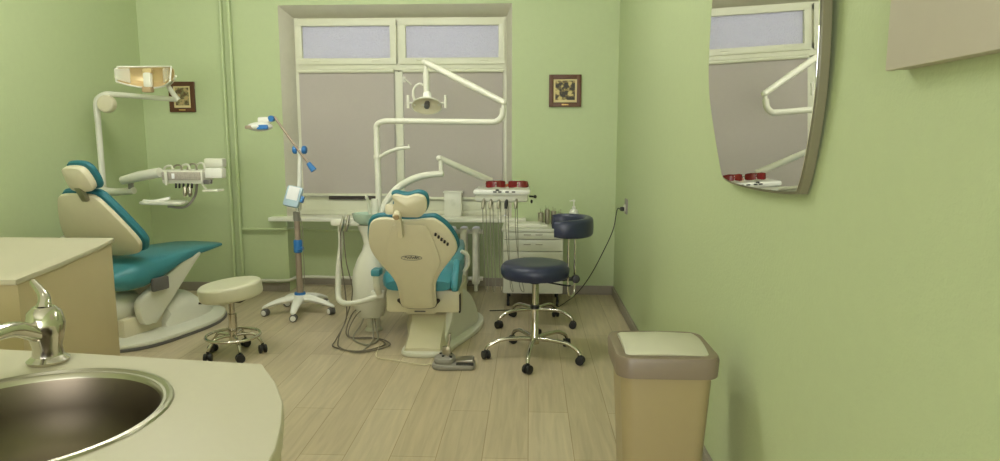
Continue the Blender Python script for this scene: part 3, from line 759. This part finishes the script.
POST[0] = Matrix.Translation((0, TY0, 1.3)) @ Matrix.Diagonal((TK, TK, TK, 1)) @ Matrix.Translation((0, -ty, -1.3))
TO = [(-.35, -.10), (-.33, -.135), (-.17, -.15), (-.02, -.135), (.005, -.09), (.0, .10), (-.03, .13), (-.31, .13), (-.345, .10)]
body = obj('tray_top', slab([(a, b) for a, b in TO], .034, axes((0, ty+.0, .958), (1, 0, 0), (0, 1, 0), (0, 0, 1)), edge=.012), 'white2', t)
w = slab([(a*.93-.014, b*.86) for a, b in TO], .05, axes((0, ty+.0, .912), (1, 0, 0), (0, 1, 0), (0, 0, 1)), edge=.016)
obj('tray_body', w, 'white', t)
w = new()
for x in (-.215, -.185, -.14, -.10): add_box(w, (x, ty-.152, .982-.003), (.022, .01, .008), .002)
add_ell(w, (-.20, ty-.145, .99), (.012, .008, .006))
obj('tray_buttons', w, 'black', t)
for i, x in enumerate((-.288, -.243, -.193, -.145, -.085)):
    y = ty-.135
    hp = obj('handpiece', tube([(x+.004, y+.02, .935), (x, y, .905), (x-.003, y-.012, .875)], [.008, .0125, .009], n=12), 'black' if i == 3 else 'steel', t)
    dx = (.0, .0, .0, .03, .04)[i]
    obj('handpiece_hose', tube([(x-.003, y-.012, .878), (x+.0, y-.01, .72), (x+.006+dx*.5, y+.03, .48), (x+.012+dx, y+.09, .33), (x+.022, y+.15, .36), (x+.012, y+.17, .60), (x+.006, y+.14, .915)], .0028, n=7, k=8), 'hose', hp)
w = tube([(.0, ty-.06, .945), (.03, ty-.08, .945)], .006, smooth=False); add_ell(w, (.034, ty-.083, .945), (.011, .011, .011)); add_ell(w, (.012, ty-.09, .915), (.008, .008, .012))
obj('tray_knob', w, 'black', t)

POST[0] = None
def goggles(loc, rz, label, hue):
    t = thing('safety_glasses', label, 'glasses', loc, rz, 'red protective glasses on the delivery table')
    for s in (-1, 1):
        rings = []
        for i in range(9):
            f = i/8; a = math.radians(2+72*f); x = s*(.001+.067*math.sin(a)/math.sin(math.radians(74))); y = -.045*math.cos(a)
            top = .050-.008*f**3; bot = .004+.010*(1-f)**2+.008*f**3
            m_ = (top+bot)/2; h = (top-bot)/2; th = .0022
            rings.append([V(x-th*.3, y-th, m_-h), V(x+th*.3, y+th, m_-h), V(x+th*.3, y+th, m_+h), V(x-th*.3, y-th, m_+h)])
        ln = obj('lens', loft(rings), hue, t, local=True)
        obj('temple_arm', tube([(s*.066, -.012, .030), (s*.068, .03, .030), (s*.062, .085, .022), (s*.056, .105, .006)], .0028, n=8), 'red', t, local=True)
    obj('nose_bridge', tube([(-.010, -.043, .030), (0, -.047, .033), (.010, -.043, .030)], .004, n=8), 'red', t, local=True)
    w = new(); add_tube(w, [(-.064, -.014, .046), (-.035, -.038, .052), (0, -.046, .050), (.035, -.038, .052), (.064, -.014, .046)], .005, n=8)
    obj('brow_bar', w, 'red', t, local=True)
goggles((-.235, 4.54, .966), .12, 'dark red protective glasses on the delivery table, left of the two, below the arm', 'red')
goggles((-.078, 4.54, .966), -.10, 'dark red protective glasses on the delivery table, right of the two', 'red')
w = tube([(-.175, 4.60, .972), (-.16, 4.585, .984), (-.15, 4.57, .986), (-.135, 4.56, .972)], [.006, .010, .010, .006], n=10)
tag(obj('orange_cap', w, 'orange'), 'small orange plastic piece lying between the two red glasses', 'cap')

# ------------------------------------------------------------------ foot control
fc = V(-.44, 3.66, 0)
t = thing('foot_control', 'grey foot pedal with upright steel lever on the floor behind the chair', 'foot pedal', tuple(fc), math.radians(0))
FO = [(-.115, -.03), (-.09, -.075), (-.03, -.085), (.04, -.075), (.12, -.07), (.132, -.02), (.12, .04), (.03, .055), (-.04, .08), (-.10, .05)]
obj('pedal_base', slab(FO, .032, axes((fc.x, fc.y, 0), (1, 0, 0), (0, 1, 0), (0, 0, 1)), edge=.01, bulge=.006), 'grey', t)
obj('pedal_dome', slab([(-.105, -.03), (-.07, -.068), (.0, -.065), (.02, 0), (-.01, .06), (-.08, .05)], .04, axes((fc.x, fc.y, .026), (1, 0, 0), (0, 1, 0), (0, 0, 1)), edge=.016, bulge=.004), 'grey', t)
obj('tread_plate', bx((fc.x+.075, fc.y-.015, .046), (.10, .085, .02), .006, Matrix.Rotation(-.08, 3, 'Y')), 'steel', t)
obj('tread_edge', bx((fc.x+.078, fc.y-.062, .036), (.10, .014, .016), .003), 'black', t)
w = new(); add_box(w, (fc.x-.02, fc.y-.01, .125), (.014, .035, .15), .005, Matrix.Rotation(.12, 3, 'Y')); add_box(w, (fc.x-.032, fc.y-.015, .10), (.05, .03, .05), .012)
obj('pedal_lever', w, 'steel', t)
w = new()
for dx, dy in ((-.05, -.03), (-.01, .02), (-.07, .02), (-.005, -.035)): add_lathe(w, [(0, .065), (.008, .065), (.008, .074), (0, .074)], (fc.x+dx, fc.y+dy, 0), n=12)
obj('pedal_button', w, 'black', t)
obj('pedal_cord', tube([(fc.x-.10, fc.y+.0, .02), (fc.x-.18, fc.y+.0, .007), (fc.x-.35, fc.y+.07, .006), (fc.x-.47, fc.y+.12, .006), (fc.x-.50, fc.y+.30, .006)], .004, n=8), 'cream', t)

# ------------------------------------------------------------------ waste bin
bx0, bx1, by0, by1 = .296, .598, 2.045, 2.33
def rrect(x0, x1, y0, y1, r, k=6):
    o = []
    for (cx, cy, a0) in ((x1-r, y0+r, -90), (x1-r, y1-r, 0), (x0+r, y1-r, 90), (x0+r, y0+r, 180)):
        for i in range(k+1):
            a = math.radians(a0+90*i/k); o.append((cx+r*math.cos(a), cy+r*math.sin(a)))
    return o
t = thing('waste_bin', 'beige plastic waste bin with taupe rim and cream swing lid against the right wall', 'bin', ((bx0+bx1)/2, (by0+by1)/2, 0))
def rr_ring(z, ins, r=.045): return [V(x, y, z) for x, y in rrect(bx0+ins, bx1-ins, by0+ins, by1-ins, r)]
obj('bin_body', loft([rr_ring(0, .035), rr_ring(.01, .030), rr_ring(.30, .016), rr_ring(.535, .004), rr_ring(.55, .004)]), 'bin', t)
rim = loft([rr_ring(.542, -.004, .05), rr_ring(.545, -.012, .05), rr_ring(.60, -.016, .055), rr_ring(.612, -.012, .055), rr_ring(.616, .0, .05), rr_ring(.612, .014, .045)])
obj('bin_rim', rim, 'lid', t)
rs = []
N = 11
fl = new(); a0, a1 = bx0+.018, bx1-.018; b0, b1 = by0+.022, by1-.018
rings = []
for i in range(N):
    f = i/(N-1); y = b0+(b1-b0)*f; z = .613+.022*math.sin(PI*f)**.7
    rings.append([V(a0, y, z-.006), V(a0+.01, y, z), V((a0+a1)/2, y, z+.004), V(a1-.01, y, z), V(a1, y, z-.006), V(a1, y, .600), V(a0, y, .600)])
obj('swing_lid', loft(rings), 'flap', t)
obj('lid_slot', bx(((bx0+bx1)/2, by0-.002, .548), (.22, .012, .012), .004), 'dark', t)

# ------------------------------------------------------------------ birch reception counter at the left
t = thing('birch_cabinet', 'light birch cabinet with pale top at the left edge, beyond the sink', 'cabinet', (-2.2, 2.5, 0))
BC = [(-2.75, 2.02), (-1.66, 2.02), (-1.73, 2.32), (-1.83, 2.68), (-1.915, 2.93), (-2.75, 2.93)]
obj('cabinet_body', slab([(x-.006 if x > -2 else x, y-(.015 if y > 2.9 else -.015 if y < 2.1 else 0)) for x, y in BC], .832, axes((0, 0, 0), (1, 0, 0), (0, 1, 0), (0, 0, 1)), edge=.002, smooth=False), 'birch', t)
obj('cabinet_top', slab(BC, .018, axes((0, 0, .832), (1, 0, 0), (0, 1, 0), (0, 0, 1)), edge=.003, smooth=False), 'counter', t)

# ------------------------------------------------------------------ sink counter in the foreground
t = thing('sink_counter', 'pale cream rounded counter with inset round sink in the foreground', 'counter', (-1.0, .8, 0))
CT = .88
edge = [(-.503, 1.179), (-.44, 1.085), (-.395, 1.0), (-.367, .92), (-.345, .84), (-.332, .74), (-.335, .62), (-.36, .50), (-.41, .38), (-.49, .28), (-.60, .22)]
CO = [(-1.75, 1.30), (-.93, 1.231)] + edge + [(-1.75, .20)]
SC = V(-.775, .925, 0); SRx = .202
# counter top with a real hole: outline ring bridged to a circle
def counter_top():
    bm = new(); n = 72
    outer = []
    for i in range(n):
        a = 2*PI*i/n; d = Vector((math.cos(a), math.sin(a))); best = None
        for j in range(len(CO)):
            p = Vector(CO[j]); q = Vector(CO[(j+1) % len(CO)]); e = q-p; r = p-Vector((SC.x, SC.y))
            den = d.x*e.y-d.y*e.x
            if abs(den) < 1e-9: continue
            s = (r.x*e.y-r.y*e.x)/den; u = (r.x*d.y-r.y*d.x)/den
            if s > 0 and -1e-6 <= u <= 1+1e-6 and (best is None or s < best): best = s
        outer.append(Vector((SC.x, SC.y))+d*best)
    # snap to true corners
    for cpt in CO:
        cpt = Vector(cpt); k = min(range(n), key=lambda i: (outer[i]-cpt).length)
        if (outer[k]-cpt).length < .12: outer[k] = cpt
    R = []
    for z, o in ((CT-.034, outer), (CT-.002, outer)): R.append([bm.verts.new((p.x, p.y, z)) for p in o])
    c0 = Vector((SC.x, SC.y))
    R.append([bm.verts.new((p.x+(c0-p).normalized().x*.002, p.y+(c0-p).normalized().y*.002, CT)) for p in outer])
    R.append([bm.verts.new((SC.x+SRx*math.cos(2*PI*i/n), SC.y+SRx*math.sin(2*PI*i/n), CT)) for i in range(n)])
    R.append([bm.verts.new((SC.x+SRx*math.cos(2*PI*i/n), SC.y+SRx*math.sin(2*PI*i/n), CT-.034)) for i in range(n)])
    R.append(R[0])
    skin(bm, R, False); return bm
obj('worktop', counter_top(), 'counter', t)
inner = [(x-.012 if x > -1.0 else x, y-.012 if y > 1 else y+.012) for x, y in CO]
w = new(); top = [bm_ for bm_ in ([w.verts.new((x, y, CT-.035)) for x, y in inner],)][0]; bot = [w.verts.new((x, y, 0)) for x, y in inner]
nn = len(inner)
for i in range(nn): w.faces.new((bot[i], bot[(i+1) % nn], top[(i+1) % nn], top[i]))
w.faces.new(bot)
obj('counter_base', w, 'birch', t)
n_ = 64
w = lathe([(SRx-.010, CT-.006), (SRx-.012, CT-.012), (SRx-.016, CT-.06), (SRx-.028, CT-.12), (SRx-.06, CT-.15), (SRx-.10, CT-.162), (.03, CT-.168), (.028, CT-.172), (0, CT-.172)], (SC.x, SC.y, 0), n=n_, cap=False)
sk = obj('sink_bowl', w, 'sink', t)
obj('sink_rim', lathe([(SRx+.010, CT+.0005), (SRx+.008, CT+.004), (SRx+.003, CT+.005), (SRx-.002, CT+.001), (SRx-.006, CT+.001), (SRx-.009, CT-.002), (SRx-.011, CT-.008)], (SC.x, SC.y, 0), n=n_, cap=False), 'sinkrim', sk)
obj('sink_drain', lathe([(0, CT-.170), (.03, CT-.170), (.034, CT-.166), (.026, CT-.163), (0, CT-.166)], (SC.x, SC.y, 0), n=24), 'chrome', sk)
f = thing('faucet', 'chrome faucet at the left edge standing behind the sink', 'faucet', (-.912, 1.165, CT))
fx, fy = -.912, 1.170
obj('faucet_body', lathe([(0, 0), (.034, 0), (.036, .006), (.026, .014), (.024, .03), (.030, .055), (.033, .075), (.028, .098), (.018, .108), (0, .11)], (fx, fy, CT+.001), n=28), 'chrome', f)
obj('faucet_spout', tube([(fx, fy-.015, CT+.06), (fx-.005, fy-.07, CT+.085), (fx-.005, fy-.13, CT+.085), (fx-.003, fy-.155, CT+.065)], [.016, .014, .012, .012], n=14), 'chrome', f)
obj('faucet_lever', tube([(fx, fy, CT+.105), (fx-.005, fy+.01, CT+.125), (fx-.04, fy+.03, CT+.15)], [.014, .010, .006], n=10), 'chrome', f)

# ------------------------------------------------------------------ left dental chair (local: Y forward)
lc = dental_chair((-2.70, 4.13, 0), math.radians(-17), 'teal and white dental chair at the left, legrest pointing right')
LB = [(-.16, -.30), (.10, -.32), (.30, -.15), (.34, .15), (.30, .50), (.12, .74), (-.14, .74), (-.30, .50), (-.34, .15), (-.30, -.15)]
bp = O('base_plate', slab(LB, .035, axes((.06, 0, .012), (1, 0, 0), (0, 1, 0), (0, 0, 1)), edge=.014), 'white', lc)
lc2 = Vector((0, .2))
O('base_bumper', slab([lc2+(Vector(p)-lc2)*1.012 for p in LB], .02, axes((.06, 0, 0), (1, 0, 0), (0, 1, 0), (0, 0, 1)), edge=.004), 'greyd', bp)
rs = []
for y, hw, z in ((.16, .16, .10), (.20, .17, .20), (.32, .17, .26), (.46, .16, .23), (.58, .13, .14), (.66, .09, .06)):
    rs.append([V(.06+hw*1.05*math.cos(PI*j/9*1.0), y, .04+(z-.04)*math.sin(PI*j/9)**.6) for j in range(10)])
O('base_cover', loft(rs), 'white', lc)
O('base_inner', bx((.05, .04, .10), (.26, .34, .13), .02), 'cream', lc)
O('under_body', tube([(.05, -.34, .24), (.05, -.10, .22), (.05, .06, .22)], [.10, .105, .09], n=24, flat=1), 'white', lc)
LA = [(-.02, .12), (.06, .10), (.12, .13), (.42, .42), (.50, .50), (.40, .50), (.10, .35), (-.04, .26)]
O('lift_arm', slab(LA, .06, axes((.17, 0, .0), (0, 1, 0), (0, 0, 1), (1, 0, 0)), edge=.015), 'white', lc)
O('pivot_cover', bx((.255, .10, .36), (.03, .13, .09), .03), 'greyd', lc)
rs = []
for y, hw, z0, z1 in ((-.18, .18, .38, .46), (-.10, .24, .34, .51), (.02, .255, .34, .54), (.14, .255, .37, .545), (.30, .25, .44, .55), (.46, .23, .475, .55), (.64, .20, .49, .545), (.78, .16, .50, .53), (.82, .10, .505, .52)):
    m_ = (z0+z1)/2; h_ = (z1-z0)/2
    rs.append([V(math.copysign(abs(math.cos(2*PI*j/20))**.45, math.cos(2*PI*j/20))*hw, y, m_+math.copysign(abs(math.sin(2*PI*j/20))**.6, math.sin(2*PI*j/20))*h_) for j in range(20)])
O('seat_cushion', loft(rs), 'teal', lc)
ll = math.atan2(.22, .42)
def lmat(off): return axes((0, -.02+off*math.cos(ll), .585+off*math.sin(ll)), (1, 0, 0), (0, -math.sin(ll), math.cos(ll)), (0, math.cos(ll), math.sin(ll)))
LO = [(-.25, .0), (0, -.03), (.22, .0), (.28, .05), (.295, .11), (.25, .23), (.18, .37), (.14, .42), (.08, .435), (-.08, .435), (-.16, .42), (-.21, .37), (-.29, .24), (-.335, .12), (-.325, .05)]
bs = O('backrest_shell', slab(LO, .035, lmat(-.02), bulge=.03, edge=.014), 'cream', lc)
lcc = Vector((0, .2))
O('backrest_cushion', slab([lcc+(Vector(p)-lcc)*1.05 for p in LO], .055, lmat(.016), bulge=.01, edge=.03), 'teald', lc)
O('headrest_shell', slab([(-.12, .48), (.0, .465), (.09, .475), (.12, .52), (.11, .60), (.06, .63), (-.06, .63), (-.11, .60)], .05, lmat(-.03) @ Matrix.Translation((.095, 0, 0)) @ Matrix.Diagonal((.80, 1, 1, 1)), bulge=.02, edge=.015), 'cream', lc)
O('headrest_cushion', slab([(-.13, .47), (.0, .455), (.105, .465), (.14, .52), (.13, .605), (.07, .642), (-.07, .642), (-.13, .60)], .036, lmat(.022) @ Matrix.Translation((.095, 0, 0)) @ Matrix.Diagonal((.80, 1, 1, 1)), bulge=.01, edge=.02), 'teald', lc)
O('headrest_bracket', bx(lmat(-.03) @ V(.08, .455, 0), (.05, .03, .10), .01, lmat(0).to_3x3() @ Matrix.Rotation(PI/2, 3, 'X')), 'steel', lc)
O('armrest', tube([(-.33, -.10, .45), (-.37, -.10, .62), (-.37, .05, .68), (-.36, .22, .68)], .02), 'white', lc)

# left operating lamp
py_ = 4.72
t = thing('operating_lamp', 'white operating lamp with wide amber reflector on a bent arm at the upper left', 'lamp', (A(97, 100, py_).x, py_, 0))
px_ = A(97, 110, py_).x
obj('pole', tube([(px_, py_, .02), (px_, py_, A(97, 118, py_).z)], .021, smooth=False, n=16), 'white', t)
obj('lower_arm', tube([(px_, py_, A(97, 122, py_).z), (px_, py_, A(97, 104, py_).z), A(99, 98, py_), A(106, 94.5, py_), A(116, 94.5, py_), A(146, 97, py_-.1), A(176, 99.5, py_-.2)], [.022, .022, .022, .022, .02, .018, .017], n=14), 'white', t)
q = A(107, 104, py_-.03)
obj('balance_disc', lathe(disc_prof(.062, -.03, .03, .015), q, rot=Matrix.Rotation(PI/2, 3, 'X'), n=32), 'cream', t)
obj('pole_foot', lathe([(0, 0), (.07, 0), (.065, .02), (0, .02)], (px_, py_, 0)), 'white', t)
obj('upper_link', tube([A(178, 100, py_-.2), A(172, 92, py_-.22), A(167, 84, py_-.25)], [.018, .016, .014], n=12), 'white', t)
hy_ = py_-.30
L0, L1 = A(124, 78, hy_), A(177, 78, hy_); mid = (L0+L1)/2; hw_ = (L1.x-L0.x)/2
rings = []; N = 20
for i in range(N+1):
    f = i/N*2-1; x = mid.x+hw_*f; yy = hy_-.09*(f*f)+.05; zt = A(0, 67, hy_).z-.010*f*f; zb = A(0, 88.5, hy_).z+.035*abs(f)**2.2
    rings.append([V(x, yy-.05, zb), V(x, yy-.044, zb), V(x, yy+.012, (zb+zt)/2-.03), V(x, yy+.012, (zb+zt)/2+.03), V(x, yy-.024, zt), V(x, yy-.03, zt), V(x, yy+.004, (zb+zt)/2+.025), V(x, yy+.004, (zb+zt)/2-.025)])
hd = obj('lamp_head', loft(rings), 'amber', t)
rm = new()
for kk in (0, 4): add_tube(rm, [r[kk] for r in rings], .006, smooth=False, n=8)
add_tube(rm, [rings[0][0], rings[0][4]], .006, smooth=False, n=8); add_tube(rm, [rings[-1][0], rings[-1][4]], .006, smooth=False, n=8)
obj('head_rim', rm, 'white', hd)
for s in (-1, 1):
    rg = []
    for i in range(6):
        f = s*(.62+.38*i/5); x = mid.x+hw_*f; yy = hy_-.09*f*f; rg.append([V(x, yy-.012, A(0, 86, hy_).z+.035*abs(f)**2.2), V(x, yy-.006, A(0, 86, hy_).z+.035*abs(f)**2.2), V(x, yy-.006, A(0, 69, hy_).z-.01*f*f), V(x, yy-.012, A(0, 69, hy_).z-.01*f*f)])
    obj('side_shield', loft(rg), 'clear', hd)
obj('bulb_cover', bx(A(148, 80, hy_-.03), (.055, .04, .10), .018), 'white', hd)
obj('bulb_vent', bx(A(148, 71, hy_-.02), (.065, .04, .035), .012), 'amber', hd)
w = new(); add_box(w, A(148, 89.5, hy_-.02), (.065, .05, .04), .012)
obj('head_mount', w, 'beige_knob', hd)
obj('lamp_handle', tube([A(167, 86, hy_+.05), A(172, 82, hy_-.02), A(176, 76, hy_-.05)], .008, n=8), 'white', hd)

# left delivery console
cy = 4.45
t = thing('control_console', 'white dental control console with grey keypad on an arm at the left', 'control console', tuple(A(185, 185, cy)))
obj('lower_arm', tube([A(97, 188, 4.66), A(112, 192, 4.6), A(134, 190.5, 4.55)], [.026, .028, .025], n=14), 'white', t)
obj('pivot', tube([A(131, 189, 4.55), A(131, 181, 4.55)], .018, smooth=False), 'grey', t)
obj('upper_arm', tube([A(122.5, 180.5, 4.53), A(140, 176, 4.5), A(160, 172.5, 4.47)], [.030, .036, .034], n=16, smooth=False), 'white', t)
a, b = A(160, 170, cy), A(202, 184, cy)
obj('console_body', bx(((a.x+b.x)/2, cy+.09, (a.z+b.z)/2), (b.x-a.x, .16, a.z-b.z), .015), 'white', t)
a, b = A(161.5, 172, cy), A(200, 180, cy)
obj('keypad', bx(((a.x+b.x)/2, cy+.005, (a.z+b.z)/2), (b.x-a.x, .012, a.z-b.z), .004), 'led', t)
obj('front_grip', bx(A(166, 178, cy-.02), (.018, .02, .10), .006), 'white', t)
obj('indicator', bx(A(173, 176, cy-.006), (.018, .008, .036), .002), 'screen', t)
a, b = A(202, 168, cy), A(222, 178.5, cy)
obj('side_wing', bx(((a.x+b.x)/2, cy+.05, (a.z+b.z)/2), (b.x-a.x-.012, .07, a.z-b.z), .012), 'white2', t)
a, b = A(195, 159.5, cy), A(215, 167.5, cy)
obj('rear_cover', bx(((a.x+b.x)/2, cy+.15, (a.z+b.z)/2+.0), (b.x-a.x, .07, a.z-b.z+.01), .015), 'white', t)
w = new(); add_box(w, A(208, 182, cy+.02), (.05, .04, .03), .008)
obj('wing_display', w, 'greyd', t)
a = A(212, 190.5, cy-.0)
w = new(); add_box(w, a+V(0, .02, 0), (.11, .10, .014), .005); add_tube(w, [a+V(-.05, .03, 0), A(202, 184, cy+.03)], .007, smooth=False, n=8)
obj('side_shelf', w, 'white', t)
w = new()
for p_ in (176, 179.5, 183.5, 188, 192): add_tube(w, [A(p_, 184, cy+.02), A(p_, 187.5, cy-.01)], .007, n=8, smooth=False)
obj('holder_hooks', w, 'black', t)
for p_ in (184.5, 189.5): obj('handpiece', tube([A(p_, 187, cy), A(p_+.5, 193, cy-.01), A(p_, 196, cy)], [.012, .016, .010], n=10), 'steel', t)
for i, p_ in enumerate((163, 172, 180, 187, 195)):
    obj('instrument_whip', tube([A(p_, 171, cy+.06), A(p_+3, 166.5+i*-.6, cy+.04), A(p_+8, 166-i*.6, cy+.02), A(p_+10, 170, cy+.02)], .007, n=8), 'steel' if i % 2 else 'white', t)
a = A(165, 204, cy)
t2 = obj('lower_tray', slab([(-.12, -.07), (.13, -.08), (.14, .04), (.10, .08), (-.08, .08), (-.155, .0)], .022, axes(a, (1, 0, 0), (0, 1, 0), (0, 0, 1)), edge=.008), 'white', t)
obj('tray_arm', tube([A(197, 184, cy+.12), A(195, 196, cy+.10), A(185, 207, cy+.06), A(168, 206.5, cy+.05)], .009, n=8), 'grey', t)
obj('tray_lever', tube([A(143, 200.5, cy-.02), A(155, 201.5, cy-.02), A(170, 198, cy)], [.008, .014, .010], n=10), 'white2', t)

# ------------------------------------------------------------------ unseen window added behind the camera for frontal fill light
wf = bpy.data.objects.new('fill_window', None); C.objects.link(wf); wf.location = (-.72, YF+.01, 0); wf['kind'] = 'structure'
ROOTM['fill_window'] = Matrix.Translation((-.72, YF+.01, 0))
w = new()
for x in (-2.0, -.72, .56): add_box(w, (x, YF+.03, 1.35), (.07, .06, 1.8), .004)
for z in (.45, 2.25): add_box(w, (-.72, YF+.03, z), (2.63, .058, .07), .004)
obj('window_frame', w, 'frame', wf)
obj('window_pane', bx((-.72, YF+.012, 1.35), (2.54, .008, 1.76)), 'pane', wf)
L = bpy.data.lights.new('rear_fill_light', 'AREA'); L.shape = 'RECTANGLE'; L.size = 2.5; L.size_y = 1.7; L.energy = 128; L.color = (1, .99, .97)  # area lamp added as soft fill from behind the viewpoint
o = bpy.data.objects.new('rear_fill_light', L); C.objects.link(o); o.location = (-.72, YF+.08, 1.35); o.rotation_euler = (PI/2, 0, 0)

# ------------------------------------------------------------------ ceiling lights
def globe_mat(name, k):
    m = mat(name, rgb(240, 238, 228), .3); b = m.node_tree.nodes['Principled BSDF']
    b.inputs['Emission Color'].default_value = (1, .985, .95, 1); b.inputs['Emission Strength'].default_value = k
    return m
def ceiling_light(x, y, lab, watts):
    t = thing('ceiling_light', lab, 'ceiling light', (x, y, ZC), 0, 'opal globe ceiling lights')
    obj('ceiling_plate', lathe([(0, -.03), (.07, -.03), (.075, 0), (0, 0)], (x, y, ZC), n=32), 'white2', t)
    obj('lamp_globe', ell((x, y, ZC-.16), (.15, .15, .14), u=32, v=20), globe_mat('lit_opal_glass', watts/(4*PI*PI*.15*.15)), t)
for x, y, wt, lab in ((-2.0, 3.15, 42, 'opal globe ceiling light above the left dental chair'), (-.85, 3.15, 42, 'opal globe ceiling light above the centre dental chair'), (-1.3, .9, 3, 'opal globe ceiling light above the sink counter')):
    ceiling_light(x, y, lab, wt)

# world: overcast daylight outside the frosted window
wd = bpy.data.worlds.new('overcast_sky'); scn.world = wd; wd.use_nodes = True
wn = wd.node_tree.nodes['Background']; wn.inputs[0].default_value = rgb(214, 214, 224); wn.inputs[1].default_value = 2.5

# ------------------------------------------------------------------ camera
cam = bpy.data.cameras.new('camera'); co = bpy.data.objects.new('camera', cam); C.objects.link(co)
cam.sensor_width = 36; cam.lens = 36*660/1000; cam.clip_start = .02
co.location = (0, 0, 1.30)
PT = math.atan(91/660); YW = math.atan(30/660*math.cos(PT))
co.rotation_euler = (PI/2-PT, 0, YW)
scn.camera = co
scn.view_settings.view_transform = 'Standard'; scn.view_settings.look = 'None'
scn.view_settings.gamma = 1; scn.view_settings.use_curve_mapping = False
scn.view_settings.exposure = 0
